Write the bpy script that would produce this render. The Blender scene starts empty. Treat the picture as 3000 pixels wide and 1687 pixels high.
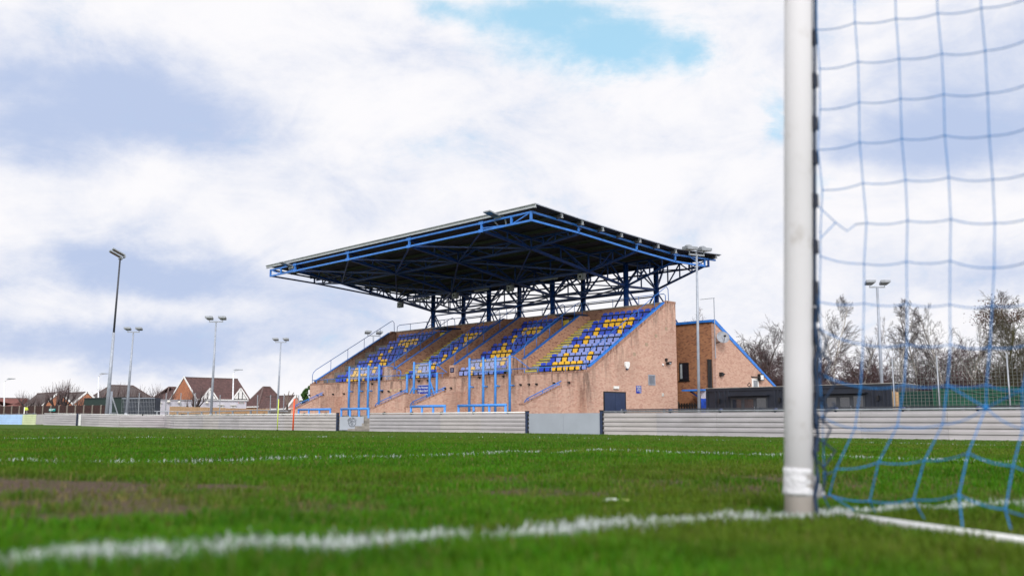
import bpy, math, random
import numpy as np
from mathutils import Vector, Matrix

random.seed(7)
rng = np.random.default_rng(11)
SC = bpy.context.scene
COL = SC.collection

# ------------------------------------------------------------------ camera
# World frame: x runs along the stand front (stand occupies x<0), y goes away from the pitch, z up.
ANG = math.radians(43.9)
F, HZ, HC = 2750.0, 1229.0, 0.34                  # focal length (px of a 3000 px frame), eye level, eye height
PITCH = math.atan((HZ - 843.5) / F)
YAW = math.pi / 2 - ANG
_dsx, _dsy = -math.sin(ANG), math.cos(ANG)
_dtx, _dty = math.cos(ANG), math.sin(ANG)
P0X, P0Y = 4.1126, 52.0
CAM = Vector((-(-P0X * _dsx - P0Y * _dsy), -P0X * _dtx - P0Y * _dty, HC))
cam_d = bpy.data.cameras.new('camera')
cam = bpy.data.objects.new('camera', cam_d)
COL.objects.link(cam)
cam.location = CAM
cam.rotation_euler = (math.pi / 2 + PITCH, 0, YAW)
cam_d.sensor_width = 36.0
cam_d.lens = 33.0
cam_d.clip_start = 0.05
cam_d.clip_end = 5000
cam_d.dof.use_dof = True
cam_d.dof.focus_distance = 58.0
cam_d.dof.aperture_fstop = 2.3
SC.camera = cam

# ------------------------------------------------------------------ view, world, sun
SC.view_settings.view_transform = 'Standard'
SC.view_settings.look = 'None'
SC.view_settings.exposure = 0.0
SC.view_settings.gamma = 1.0
SC.cycles.max_bounces = 8
SC.cycles.transparent_max_bounces = 16

SUN_EL, SUN_AZ = math.radians(31), math.radians(131)       # azimuth measured from +y towards +x
SUN_STR = 1.9


def nd(nt, kind, ins=None, **props):
    n = nt.nodes.new(kind)
    for k, v in props.items():
        setattr(n, k, v)
    for k, v in (ins or {}).items():
        s = n.inputs[k]
        if isinstance(v, bpy.types.NodeSocket):
            nt.links.new(v, s)
        elif isinstance(v, bpy.types.Node):
            nt.links.new(v.outputs[0], s)
        else:
            s.default_value = v
    return n


def mth(nt, op, a, b=None, c=None, clamp=False):
    ins = {0: a}
    if b is not None:
        ins[1] = b
    if c is not None:
        ins[2] = c
    return nd(nt, 'ShaderNodeMath', ins, operation=op, use_clamp=clamp).outputs[0]


def vmth(nt, op, a, b=None, c=None):
    ins = {0: a}
    if b is not None:
        ins[1] = b
    if c is not None:
        ins[2] = c
    n = nd(nt, 'ShaderNodeVectorMath', ins, operation=op)
    return n.outputs['Value'] if op in ('DOT_PRODUCT', 'LENGTH') else n.outputs[0]


def mix(nt, f, a, b, blend='MIX'):
    n = nt.nodes.new('ShaderNodeMix')
    n.data_type = 'RGBA'
    n.blend_type = blend
    for s, v in ((n.inputs[0], f), (n.inputs[6], a), (n.inputs[7], b)):
        if isinstance(v, bpy.types.NodeSocket):
            nt.links.new(v, s)
        elif isinstance(v, (int, float)):
            s.default_value = v
        else:
            s.default_value = (v[0], v[1], v[2], 1)
    return n.outputs[2]


def smooth(nt, v, lo, hi):
    n = nd(nt, 'ShaderNodeMapRange', {0: v, 1: lo, 2: hi, 3: 0.0, 4: 1.0})
    n.interpolation_type = 'SMOOTHSTEP'
    return n.outputs[0]


def noise(nt, vec, scale, detail=4, rough=0.55, dist=0.0, out=0):
    ins = {'Scale': scale, 'Detail': detail, 'Roughness': rough, 'Distortion': dist}
    if vec is not None:
        ins['Vector'] = vec
    return nd(nt, 'ShaderNodeTexNoise', ins).outputs[out]


def build_world():
    w = bpy.data.worlds.new('World')
    SC.world = w
    w.use_nodes = True
    nt = w.node_tree
    nt.nodes.clear()
    sky = nd(nt, 'ShaderNodeTexSky', sky_type='NISHITA', sun_disc=False)
    sky.sun_elevation = SUN_EL
    sky.sun_rotation = SUN_AZ
    sky.ozone_density = 2.0
    d = nd(nt, 'ShaderNodeTexCoord').outputs['Generated']
    d = nd(nt, 'ShaderNodeVectorRotate', {'Vector': d, 'Angle': -YAW}, rotation_type='Z_AXIS').outputs[0]
    sep = nd(nt, 'ShaderNodeSeparateXYZ', {0: d})
    az = mth(nt, 'ARCTAN2', sep.outputs[0], sep.outputs[1])
    el = mth(nt, 'ARCSINE', sep.outputs[2])
    az = mth(nt, 'MULTIPLY', az, 57.29578)
    el = mth(nt, 'MULTIPLY', el, 57.29578)
    p0 = nd(nt, 'ShaderNodeCombineXYZ', {0: az, 1: el}).outputs[0]
    dv = vmth(nt, 'MULTIPLY', d, (1, 1, 1.7))
    wv = vmth(nt, 'SUBTRACT', noise(nt, dv, 5.5, 6, 0.6, out=1), (0.5, 0.5, 0.5))
    p = vmth(nt, 'MULTIPLY_ADD', wv, (10, 5.5, 0), p0)

    def blobs(lst):
        acc = None
        for a, e, sa, se, amp in lst:
            q = vmth(nt, 'MULTIPLY_ADD', p, (1 / sa, 1 / se, 0), (-a / sa, -e / se, 0))
            v = mth(nt, 'POWER', 2.71828, mth(nt, 'MULTIPLY', vmth(nt, 'DOT_PRODUCT', q, q), -1.0))
            acc = mth(nt, 'MULTIPLY', v, amp) if acc is None else mth(nt, 'MULTIPLY_ADD', v, amp, acc)
        return acc
    # (azimuth, elevation, spreads in degrees, weight): banks of shaded cloud, and breaks of open sky
    grey = blobs([(-24.6, 18.0, 7.5, 3.0, 1.0), (-29, 15.2, 4.5, 2.4, 0.7), (-17, 17.2, 5, 2.2, .35), (-19, 8.3, 6.5, 1.5, 0.95), (-26, 8.6, 5, 1.6, 0.7),
                  (-25, 11.0, 8, 1.0, .25), (-19, 4.3, 7.5, 1.2, .75), (-27.5, 4.0, 6, 1.4, 0.65), (-9.6, 13.4, 6, 2.4, 0.38),
                  (-11, 6.6, 5, 1.8, 0.4), (25, 15.8, 6.5, 2.6, 1.05), (29, 20, 6, 2.6, 0.55), (23, 20, 3, 1.5, .25), (13, 12.2, 4, 1.6, 0.25), (4, 17, 5, 1.6, .15),
                  (-8, 21.5, 5, 1.6, 0.2), (28.5, 8, 5, 1.6, 0.4), (17, 22.5, 4, 2, .22), (-14.5, 21.0, 4, 1.2, .2), (8, 9.5, 4, 1.4, .2), (12, 7.0, 3, 1.5, .2)])
    blue = blobs([(0.5, 24.4, 5.5, 1.3, 1.05), (5.0, 22.6, 5.0, 1.6, 1.1), (9.0, 21.6, 3.2, 1.3, 1.0), (12.4, 21.0, 1.5, 1.4, .9), (15.9, 18.0, 0.9, 2.2, 0.75),
                  (-5, 24.8, 2.0, .8, .6), (19.0, 12.8, 1.6, 1.0, 0.6), (8, 18.5, 2.0, .5, .3)])
    n1 = noise(nt, dv, 4.2, 8, 0.55, 0.15)
    n2 = noise(nt, dv, 11.0, 9, 0.68, 0.2)
    n3 = noise(nt, dv, 6.5, 9, 0.62, 0.8)
    gm = mth(nt, 'ADD', grey, mth(nt, 'MULTIPLY_ADD', n1, 0.95, -0.52))
    gm = mth(nt, 'ADD', gm, mth(nt, 'MULTIPLY_ADD', n2, 0.85, -0.42))
    gm = mth(nt, 'ADD', gm, mth(nt, 'MULTIPLY_ADD', n3, 1.2, -0.60))
    gs = smooth(nt, gm, -0.18, 0.95)
    cloud = mix(nt, gs, (9.8, 9.7, 9.95), (5.1, 6.05, 8.3))
    # cloud thins and brightens towards the sun, behind the photographer
    sd = nd(nt, 'ShaderNodeVectorRotate', {'Vector': (math.sin(SUN_AZ) * math.cos(SUN_EL), math.cos(SUN_AZ) * math.cos(SUN_EL), math.sin(SUN_EL)), 'Angle': -YAW}, rotation_type='Z_AXIS').outputs[0]
    glow = smooth(nt, vmth(nt, 'DOT_PRODUCT', d, sd), -0.25, 1.0)
    cloud = mix(nt, 1.0, cloud, nd(nt, 'ShaderNodeCombineColor', {i: mth(nt, 'MULTIPLY_ADD', glow, 0.85, 1.0) for i in range(3)}).outputs[0], 'MULTIPLY')
    bm = mth(nt, 'ADD', blue, mth(nt, 'MULTIPLY_ADD', n2, 1.3, -0.66))
    bm = mth(nt, 'ADD', bm, mth(nt, 'MULTIPLY_ADD', n3, 1.5, -0.78))
    bs = mth(nt, 'MULTIPLY', smooth(nt, bm, 0.1, 1.25), .92)
    skyc = mix(nt, 1.0, sky.outputs[0], (0.85, 1.45, 1.6), 'MULTIPLY')
    skyc = mix(nt, 0.6, skyc, (5.2, 8.8, 10.4))
    colr = mix(nt, bs, cloud, skyc)
    bg = nd(nt, 'ShaderNodeBackground', {'Color': colr, 'Strength': 0.1})
    out = nd(nt, 'ShaderNodeOutputWorld', {'Surface': bg.outputs[0]})


build_world()
sun_d = bpy.data.lights.new('sun', 'SUN')
sun_d.energy = SUN_STR
sun_d.angle = math.radians(14)
sun_d.color = (1.0, 0.965, 0.91)
sun = bpy.data.objects.new('sun', sun_d)
COL.objects.link(sun)
_sv = Vector((math.sin(SUN_AZ) * math.cos(SUN_EL), math.cos(SUN_AZ) * math.cos(SUN_EL), math.sin(SUN_EL)))
sun.rotation_euler = (-_sv).to_track_quat('-Z', 'Y').to_euler()
sun.location = (20, -60, 60)

# ------------------------------------------------------------------ where a bearing meets a plane (used to site things)
_fh = Vector((-math.sin(YAW), math.cos(YAW), 0))
_rt = Vector((math.cos(YAW), math.sin(YAW), 0))
_fw = _fh * math.cos(PITCH) + Vector((0, 0, math.sin(PITCH)))
_up = -_fh * math.sin(PITCH) + Vector((0, 0, math.cos(PITCH)))


def ray(px, py):
    return _fw + _rt * ((px - 1500) / F) + _up * ((843.5 - py) / F)


def at(px, py, Z):
    r = ray(px, py)
    return CAM + r * (Z / r.dot(_fh))


def onY(px, py, y):
    r = ray(px, py)
    return CAM + r * ((y - CAM.y) / r.y)


def onX(px, py, x):
    r = ray(px, py)
    return CAM + r * ((x - CAM.x) / r.x)


def gz(x, y):
    """height of the ground: the pitch falls away from the goal towards the stand"""
    x = np.asarray(x, float); y = np.asarray(y, float)
    z = np.interp(y, [-70, -43, -40, -38.6, -37.2, -36, -33.5, -30.5, -26, -20, -14, -8, 0],
                  [0.22, 0.16, 0.135, 0.105, 0.05, 0.005, -0.012, -0.03, -0.085, -0.17, -0.255, -0.33, -0.34])
    k = np.clip((-x - 38) / 22.0, 0, 1)
    return z + 0.19 * k * k * (3 - 2 * k) * (z < -0.2)


def ground_at(px, py):
    r = ray(px, py)
    k = 1.0
    for _ in range(60):
        p = CAM + r * k
        k += (float(gz(p.x, p.y)) - p.z) / r.z * 0.6
        k = max(k, 0.3)
    return CAM + r * k


# ------------------------------------------------------------------ materials
MATS = {}


def newmat(name):
    m = bpy.data.materials.new(name)
    m.use_nodes = True
    nt = m.node_tree
    b = nt.nodes['Principled BSDF']
    return m, nt, b


def M(name, col, rough=0.6, var=0.18, scale=6.0, metal=0.0, bump=0.0, dirt=0.0, spec=0.4, stretch=(1, 1, 1)):
    if name in MATS:
        return MATS[name]
    m, nt, b = newmat(name)
    v = nd(nt, 'ShaderNodeTexCoord').outputs['Object']
    v = vmth(nt, 'MULTIPLY', v, stretch)
    n = noise(nt, v, scale, 5, 0.6)
    lo = [c * (1 - var) for c in col]
    hi = [min(1, c * (1 + var)) for c in col]
    c = mix(nt, smooth(nt, n, 0.3, 0.7), lo, hi)
    if dirt:
        n3 = noise(nt, v, scale * 0.35, 6, 0.65, 0.4)
        c = mix(nt, mth(nt, 'MULTIPLY', smooth(nt, n3, 0.5, 0.75), dirt), c, (0.10, 0.085, 0.065))
    nt.links.new(c, b.inputs['Base Color'])
    b.inputs['Roughness'].default_value = rough
    b.inputs['Metallic'].default_value = metal
    b.inputs['Specular IOR Level'].default_value = spec
    if bump:
        bn = nd(nt, 'ShaderNodeBump', {'Height': noise(nt, v, scale * 4, 4), 'Strength': bump, 'Distance': 0.02})
        nt.links.new(bn.outputs[0], b.inputs['Normal'])
    MATS[name] = m
    return m


def brick_mat(name, c1, c2, c3, mortar, stains=True, soldier=False):
    m, nt, b = newmat(name)
    pos = nd(nt, 'ShaderNodeNewGeometry').outputs['Position']
    s = nd(nt, 'ShaderNodeSeparateXYZ', {0: pos})
    h = mth(nt, 'ADD', s.outputs[0], s.outputs[1])
    z = s.outputs[2]
    if soldier:
        vec = nd(nt, 'ShaderNodeCombineXYZ', {0: z, 1: h}).outputs[0]
        bw, rh = 0.6, 0.085
    else:
        vec = nd(nt, 'ShaderNodeCombineXYZ', {0: h, 1: z}).outputs[0]
        bw, rh = 0.165, 0.075
    bt = nd(nt, 'ShaderNodeTexBrick', {'Vector': vec, 'Color1': (0, 0, 0, 1), 'Color2': (1, 1, 1, 1), 'Mortar': (0.5, 0.5, 0.5, 1),
            'Scale': 1.0, 'Mortar Size': 0.006, 'Mortar Smooth': 0.2, 'Bias': 0.0, 'Brick Width': bw, 'Row Height': rh})
    rnd = bt.outputs['Color']
    cc = mix(nt, smooth(nt, rnd, 0.25, 0.55), c1, c2)
    cc = mix(nt, smooth(nt, rnd, 0.80, 0.85), cc, c3)
    cc = mix(nt, bt.outputs['Fac'], cc, mortar)
    big = noise(nt, pos, 0.55, 5, 0.6)
    cc = mix(nt, mth(nt, 'MULTIPLY', smooth(nt, big, 0.45, 0.8), 0.25), cc, [c * 0.62 for c in c2])
    if stains:
        ln = mth(nt, 'MULTIPLY_ADD', mth(nt, 'MINIMUM', mth(nt, 'MAXIMUM', s.outputs[1], 0.0), 7.6), 0.6, 3.05)
        dep = mth(nt, 'SUBTRACT', ln, z)
        fall = mth(nt, 'POWER', 2.718, mth(nt, 'MULTIPLY', mth(nt, 'MAXIMUM', dep, 0.0), -0.9))
        sv = nd(nt, 'ShaderNodeCombineXYZ', {0: mth(nt, 'MULTIPLY', h, 3.2), 1: mth(nt, 'MULTIPLY', z, 0.5)}).outputs[0]
        st = noise(nt, sv, 1.0, 6, 0.7)
        lg = noise(nt, nd(nt, 'ShaderNodeCombineXYZ', {0: mth(nt, 'MULTIPLY', h, 0.45)}).outputs[0], 1.0, 3, 0.6)
        k = mth(nt, 'MULTIPLY', smooth(nt, st, 0.42, 0.62), fall)
        k = mth(nt, 'MULTIPLY', k, smooth(nt, lg, 0.38, 0.55))
        # run-off under the front corner of the coping
        hc = mth(nt, 'POWER', 2.718, mth(nt, 'MULTIPLY', mth(nt, 'POWER', h, 2.0), -2.2))
        k2 = mth(nt, 'MULTIPLY', mth(nt, 'MULTIPLY', hc, smooth(nt, st, 0.34, 0.58)), smooth(nt, z, -0.3, 2.6))
        k2 = mth(nt, 'MULTIPLY', k2, mth(nt, 'LESS_THAN', z, 3.2))
        k = mth(nt, 'MAXIMUM', mth(nt, 'MULTIPLY', k, 0.85), mth(nt, 'MULTIPLY', k2, 0.75))
        cc = mix(nt, k, cc, (0.045, 0.036, 0.032))
    nt.links.new(cc, b.inputs['Base Color'])
    b.inputs['Roughness'].default_value = 0.9
    b.inputs['Specular IOR Level'].default_value = 0.15
    bn = nd(nt, 'ShaderNodeBump', {'Height': bt.outputs['Fac'], 'Strength': 0.5, 'Distance': -0.008})
    nt.links.new(bn.outputs[0], b.inputs['Normal'])
    MATS[name] = m
    return m


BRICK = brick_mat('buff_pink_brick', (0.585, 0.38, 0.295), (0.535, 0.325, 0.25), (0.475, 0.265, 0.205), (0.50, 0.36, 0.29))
BRICK_IN = brick_mat('shaded_rear_brick', (0.46, 0.245, 0.165), (0.39, 0.20, 0.13), (0.25, 0.115, 0.085), (0.42, 0.29, 0.22), stains=False)  # stand brick again, darkened in colour for the shade under the roof
BRICK_OR = brick_mat('orange_brick', (0.40, 0.185, 0.095), (0.33, 0.15, 0.08), (0.23, 0.10, 0.06), (0.32, 0.2, 0.13), stains=False)
BRICK_AN = brick_mat('annex_brick', (0.585, 0.375, 0.29), (0.535, 0.32, 0.245), (0.475, 0.265, 0.205), (0.46, 0.33, 0.26), stains=False)
SOLDIER = brick_mat('soldier_course_brick', (0.42, 0.25, 0.185), (0.34, 0.19, 0.14), (0.22, 0.12, 0.095), (0.16, 0.12, 0.1), stains=False, soldier=True)
BRICK_HO = brick_mat('house_brick', (0.45, 0.17, 0.08), (0.38, 0.14, 0.07), (0.3, 0.11, 0.06), (0.38, 0.26, 0.2), stains=False)
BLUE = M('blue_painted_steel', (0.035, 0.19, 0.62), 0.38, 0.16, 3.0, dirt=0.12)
BLUED = M('shaded_blue_painted_steel', (0.007, 0.042, 0.19), 0.4, 0.2, 3.0, dirt=0.15)  # darker copy of the blue steel, under-roof shade put into its colour
BLUEP = M('light_blue_painted_post', (0.065, 0.27, 0.72), 0.4, 0.12, 3.0, dirt=0.12)
GALV = M('galvanised_steel', (0.30, 0.32, 0.35), 0.5, 0.15, 5.0, metal=0.35)
GALVL = M('pale_galvanised_steel', (0.33, 0.36, 0.42), 0.5, 0.12, 3.0, metal=0.2)
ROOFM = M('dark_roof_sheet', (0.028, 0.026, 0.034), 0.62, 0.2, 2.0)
CONC = M('grey_concrete', (0.27, 0.25, 0.225), 0.9, 0.25, 2.5, dirt=0.45, bump=0.2)
CONCD = M('dark_concrete', (0.16, 0.15, 0.14), 0.9, 0.25, 2.5, dirt=0.4)
YELLOW = M('yellow_paint', (0.62, 0.52, 0.05), 0.6, 0.2, 6.0, dirt=0.15)
YELDOOR = M('yellow_door_paint', (0.62, 0.47, 0.06), 0.5, 0.1, 2.0)
BLACK = M('black_plastic', (0.012, 0.012, 0.014), 0.5, 0.2)
NAVY = M('navy_paint', (0.022, 0.036, 0.085), 0.45, 0.15, 2.0)
SIGNBLUE = M('sign_blue', (0.014, 0.045, 0.36), 0.4, 0.08)
WHITE = M('white_paint', (0.78, 0.78, 0.77), 0.45, 0.06, 4.0)
OFFWHITE = M('off_white_plastic', (0.62, 0.60, 0.55), 0.5, 0.08)
BOARDM = M('pale_grey_cladding', (0.42, 0.395, 0.41), 0.55, 0.07, 0.9, dirt=0.10, stretch=(1, 1, 3))
BOARDV = [BOARDM, M('pale_warm_grey_cladding', (0.435, 0.405, 0.405), 0.55, 0.08, 0.9, dirt=0.18, stretch=(1, 1, 3)), M('dull_grey_cladding', (0.385, 0.365, 0.385), 0.55, 0.08, 0.9, dirt=0.22, stretch=(1, 1, 3))]
BOARDBLUE = M('pale_blue_cladding', (0.42, 0.60, 0.88), 0.55, 0.07, 0.9)
BOARDGREEN = M('pale_lime_cladding', (0.62, 0.68, 0.42), 0.55, 0.07, 0.9)
GATEM = M('grey_gate_panel', (0.335, 0.365, 0.42), 0.5, 0.06, 0.8, dirt=0.06)
CABIN = M('charcoal_cabin_steel', (0.015, 0.019, 0.031), 0.5, 0.18, 1.5)
TILE = None
SEATC = {'D': M('dark_royal_blue_plastic', (0.012, 0.05, 0.50), 0.35, 0.08, 8),
         'B': M('mid_blue_plastic', (0.035, 0.08, 0.52), 0.4, 0.10, 8),
         'L': M('faded_lavender_blue_plastic', (0.25, 0.31, 0.68), 0.5, 0.12, 8),
         'Y': M('amber_yellow_plastic', (0.82, 0.46, 0.02), 0.35, 0.08, 8)}


def tile_mat(name, col):
    m, nt, b = newmat(name)
    pos = nd(nt, 'ShaderNodeNewGeometry').outputs['Position']
    s = nd(nt, 'ShaderNodeSeparateXYZ', {0: pos})
    zz = mth(nt, 'FRACT', mth(nt, 'MULTIPLY', s.outputs[2], 4.2))
    n = noise(nt, pos, 2.5, 5, 0.65)
    n2 = noise(nt, pos, 9.0, 3, 0.6)
    c = mix(nt, smooth(nt, n, 0.3, 0.7), [x * 0.72 for x in col], [x * 1.3 for x in col])
    c = mix(nt, mth(nt, 'MULTIPLY', mth(nt, 'LESS_THAN', zz, 0.2), 0.55), c, [x * 0.25 for x in col])
    c = mix(nt, mth(nt, 'MULTIPLY', smooth(nt, n2, 0.66, 0.74), 0.5), c, (0.3, 0.28, 0.26))
    nt.links.new(c, b.inputs['Base Color'])
    b.inputs['Roughness'].default_value = 0.85
    MATS[name] = m
    return m


TILE = tile_mat('brown_red_roof_tile', (0.085, 0.042, 0.04))
TILEG = tile_mat('grey_brown_roof_tile', (0.085, 0.068, 0.066))


def glass_mat(name, col, alpha=0.5, rough=0.05):
    m, nt, b = newmat(name)
    b.inputs['Base Color'].default_value = (*col, 1)
    b.inputs['Roughness'].default_value = rough
    v = nd(nt, 'ShaderNodeTexCoord').outputs['Object']
    n = noise(nt, v, 1.6, 4, 0.6)
    a = mth(nt, 'MULTIPLY_ADD', smooth(nt, n, 0.3, 0.75), alpha * 0.4, alpha * 0.8)
    nt.links.new(a, b.inputs['Alpha'])
    MATS[name] = m
    return m


PERSPEX = glass_mat('hazy_perspex', (0.7, 0.72, 0.78), 0.12, 0.25)
DARKGLASS = M('dark_window_glass', (0.012, 0.016, 0.024), 0.05, 0.2, 1.0, spec=0.9)
CABGLASS = M('cabin_window_glass', (0.02, 0.022, 0.03), 0.04, 0.3, 1.0, spec=1.0)
LAMPGLASS = M('lamp_glass', (0.32, 0.34, 0.36), 0.15, 0.1)


# ------------------------------------------------------------------ object helpers
def tag(o, label=None, cat=None, group=None, kind=None):
    if label: o['label'] = label
    if cat: o['category'] = cat
    if group: o['group'] = group
    if kind: o['kind'] = kind
    return o


def thing(name, label, cat, loc=(0, 0, 0), group=None):
    o = bpy.data.objects.new(name, None)
    o.empty_display_size = 0.2
    COL.objects.link(o)
    o.location = loc
    return tag(o, label, cat, group)


def root_loc(o):
    while o.parent:
        o = o.parent
    return Vector(o.location)


def dup(o, parent=None):
    c = o.copy()
    COL.objects.link(c)
    c.parent = parent
    for ch in [x for x in bpy.data.objects if x.parent == o]:
        dup(ch, c)
    return c


class MB:
    def __init__(self):
        self.v = []
        self.f = []

    def add(self, vs, fs):
        n = len(self.v)
        self.v += [tuple(p) for p in vs]
        self.f += [tuple(i + n for i in f) for f in fs]
        return self

    def box(self, a, b):
        x0, x1 = sorted((a[0], b[0])); y0, y1 = sorted((a[1], b[1])); z0, z1 = sorted((a[2], b[2]))
        return self.add([(x0, y0, z0), (x1, y0, z0), (x1, y1, z0), (x0, y1, z0), (x0, y0, z1), (x1, y0, z1), (x1, y1, z1), (x0, y1, z1)],
                        [(0, 3, 2, 1), (4, 5, 6, 7), (0, 1, 5, 4), (1, 2, 6, 5), (2, 3, 7, 6), (3, 0, 4, 7)])

    def bar(self, p, q, w=0.08, h=None):
        """rectangular bar from p to q, h measured nearest to vertical"""
        h = h or w
        p = Vector(p); q = Vector(q)
        d = (q - p).normalized()
        side = d.cross(Vector((0, 0, 1)))
        if side.length < 1e-3:
            side = Vector((1, 0, 0))
        side.normalize()
        up = side.cross(d)
        vs = []
        for c in (p, q):
            for a, b in ((-1, -1), (1, -1), (1, 1), (-1, 1)):
                vs.append(c + side * (a * w / 2) + up * (b * h / 2))
        return self.add(vs, [(0, 1, 2, 3), (7, 6, 5, 4), (0, 4, 5, 1), (1, 5, 6, 2), (2, 6, 7, 3), (3, 7, 4, 0)])

    def tube(self, pts, r, n=8, caps=True):
        pts = [Vector(p) for p in pts]
        rs = r if isinstance(r, (list, tuple)) else [r] * len(pts)
        rings = []
        prev = None
        for i, p in enumerate(pts):
            t = (pts[min(i + 1, len(pts) - 1)] - pts[max(i - 1, 0)]).normalized()
            if prev is None:
                u = t.cross(Vector((0.13, 0.21, 0.97)))
                if u.length < 1e-2:
                    u = t.cross(Vector((1, 0, 0)))
            else:
                u = prev - t * prev.dot(t)
            u.normalize()
            prev = u
            w = t.cross(u)
            rings.append([p + (u * math.cos(2 * math.pi * k / n) + w * math.sin(2 * math.pi * k / n)) * rs[i] for k in range(n)])
        vs = [v for rg in rings for v in rg]
        fs = []
        for i in range(len(pts) - 1):
            for k in range(n):
                fs.append((i * n + k, i * n + (k + 1) % n, (i + 1) * n + (k + 1) % n, (i + 1) * n + k))
        if caps:
            fs.append(tuple(range(n - 1, -1, -1)))
            fs.append(tuple((len(pts) - 1) * n + k for k in range(n)))
        return self.add(vs, fs)

    def prism(self, poly, off):
        """poly: 3-D outline, off: extrusion vector"""
        n = len(poly)
        off = Vector(off)
        vs = [Vector(p) for p in poly] + [Vector(p) + off for p in poly]
        fs = [tuple(range(n - 1, -1, -1)), tuple(range(n, 2 * n))]
        for i in range(n):
            j = (i + 1) % n
            fs.append((i, j, n + j, n + i))
        return self.add(vs, fs)

    def ball(self, c, r, n=8, m=6, sq=(1, 1, 1)):
        c = Vector(c)
        vs = []
        for i in range(m + 1):
            a = math.pi * i / m
            for k in range(n):
                b = 2 * math.pi * k / n
                vs.append((c.x + r * sq[0] * math.sin(a) * math.cos(b), c.y + r * sq[1] * math.sin(a) * math.sin(b), c.z + r * sq[2] * math.cos(a)))
        fs = [(i * n + k, (i + 1) * n + k, (i + 1) * n + (k + 1) % n, i * n + (k + 1) % n) for i in range(m) for k in range(n)]
        return self.add(vs, fs)

    def build(self, name, mat, parent=None, smooth_=False):
        me = bpy.data.meshes.new(name)
        off = root_loc(parent) if parent else Vector((0, 0, 0))
        me.from_pydata([(p[0] - off.x, p[1] - off.y, p[2] - off.z) for p in self.v], [], self.f)
        import bmesh
        bm = bmesh.new(); bm.from_mesh(me)
        bmesh.ops.recalc_face_normals(bm, faces=bm.faces)
        bm.to_mesh(me); bm.free()
        me.materials.append(mat)
        if smooth_:
            me.polygons.foreach_set('use_smooth', [True] * len(me.polygons))
        o = bpy.data.objects.new(name, me)
        COL.objects.link(o)
        if parent:
            o.parent = parent
        return o


def text(body, size, mat, parent, origin, right, up, name='lettering', xs=1.0):
    """flat raised lettering centred on origin"""
    cu = bpy.data.curves.new('txt', 'FONT')
    cu.body = body
    cu.size = size
    cu.align_x = 'CENTER'
    cu.align_y = 'CENTER'
    cu.extrude = 0.004
    cu.resolution_u = 2
    to = bpy.data.objects.new('txt', cu)
    me = bpy.data.meshes.new_from_object(to)
    bpy.data.objects.remove(to)
    right = Vector(right).normalized(); up = Vector(up).normalized(); nrm = right.cross(up)
    base = Vector(origin) - root_loc(parent)
    for v in me.vertices:
        v.co = base + right * (v.co.x * xs) + up * v.co.y + nrm * v.co.z
    me.name = name
    me.materials.clear()
    me.materials.append(mat)
    o = bpy.data.objects.new(name, me)
    COL.objects.link(o)
    o.parent = parent
    return o


ORD = ['zeroth', 'first', 'second', 'third', 'fourth', 'fifth', 'sixth', 'seventh', 'eighth', 'ninth', 'tenth', 'eleventh', 'twelfth',
       'thirteenth', 'fourteenth', 'fifteenth', 'sixteenth', 'seventeenth', 'eighteenth', 'nineteenth', 'twentieth', 'twenty-first', 'twenty-second',
       'twenty-third', 'twenty-fourth', 'twenty-fifth', 'twenty-sixth', 'twenty-seventh']

#@@ground
# ------------------------------------------------------------------ ground and grass
GOAL_X = 33.0           # x of the goal line (s = -33)
POST_Y = -36.0
LINES = [  # (x0, x1, y0, y1) painted strips on the pitch
    (GOAL_X - 0.06, GOAL_X + 0.06, -60, POST_Y + .25),    # goal line
    (27.5 - .05, 27.5 + .05, -48.8, -30.5), (27.5, GOAL_X, -30.55, -30.45),      # six-yard box
    (16.5 - .05, 16.5 + .05, -59.8, -19.5), (16.5, GOAL_X, -19.55, -19.45),      # penalty area
    (-67, GOAL_X, -8.55, -8.45), (-67.05, -66.95, -70, -8.5), (-17.05, -16.95, -70, -8.5)]
# bare, muddy goal-mouth patches: pixel bearing -> position, radii (m), strength
MUD = []
for px, py, rl, rd, s in ((60, 1440, 0.75, 0.5, 1.0), (330, 1425, 0.7, 0.35, 1.0), (230, 1500, 0.35, 0.2, 0.7), (620, 1425, 0.6, 0.28, .75), (720, 1455, .35, .2, 0.6),
                          (480, 1478, .4, .18, .5), (900, 1470, .35, .15, .45), (1560, 1452, .38, .15, .6), (1330, 1445, .4, .2, .35), (2150, 1415, .8, .5, .45), (1900, 1410, .6, .3, .5),
                          (2590, 1425, .5, .25, .55), (2700, 1440, .4, .2, .3), (480, 1550, .25, .08, .4), (150, 1545, .3, .1, .3)):
    g = ground_at(px, py)
    MUD.append((g.x, g.y, rl, rd, s))


_ga, _gb = ground_at(2400, 1516), ground_at(3000, 1488)
_gd = (_gb - _ga).normalized()
SEGS = [(_ga.x, _ga.y, _gd.x / math.hypot(_gd.x, _gd.y), _gd.y / math.hypot(_gd.x, _gd.y), -.15, 26.0, .06)]   # the goal line on the far side of the post


def vnoise(x, y, seed=0):
    """cheap value noise on arrays"""
    def h(i, j):
        n = (i * 374761393 + j * 668265263 + seed * 1442695041) & 0x7fffffff
        n = ((n ^ (n >> 13)) * 1274126177) & 0x7fffffff
        return ((n ^ (n >> 16)) & 0xffff) / 65535.0
    xi = np.floor(x).astype(np.int64); yi = np.floor(y).astype(np.int64)
    fx = x - xi; fy = y - yi
    fx = fx * fx * (3 - 2 * fx); fy = fy * fy * (3 - 2 * fy)
    return (h(xi, yi) * (1 - fx) + h(xi + 1, yi) * fx) * (1 - fy) + (h(xi, yi + 1) * (1 - fx) + h(xi + 1, yi + 1) * fx) * fy


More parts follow.
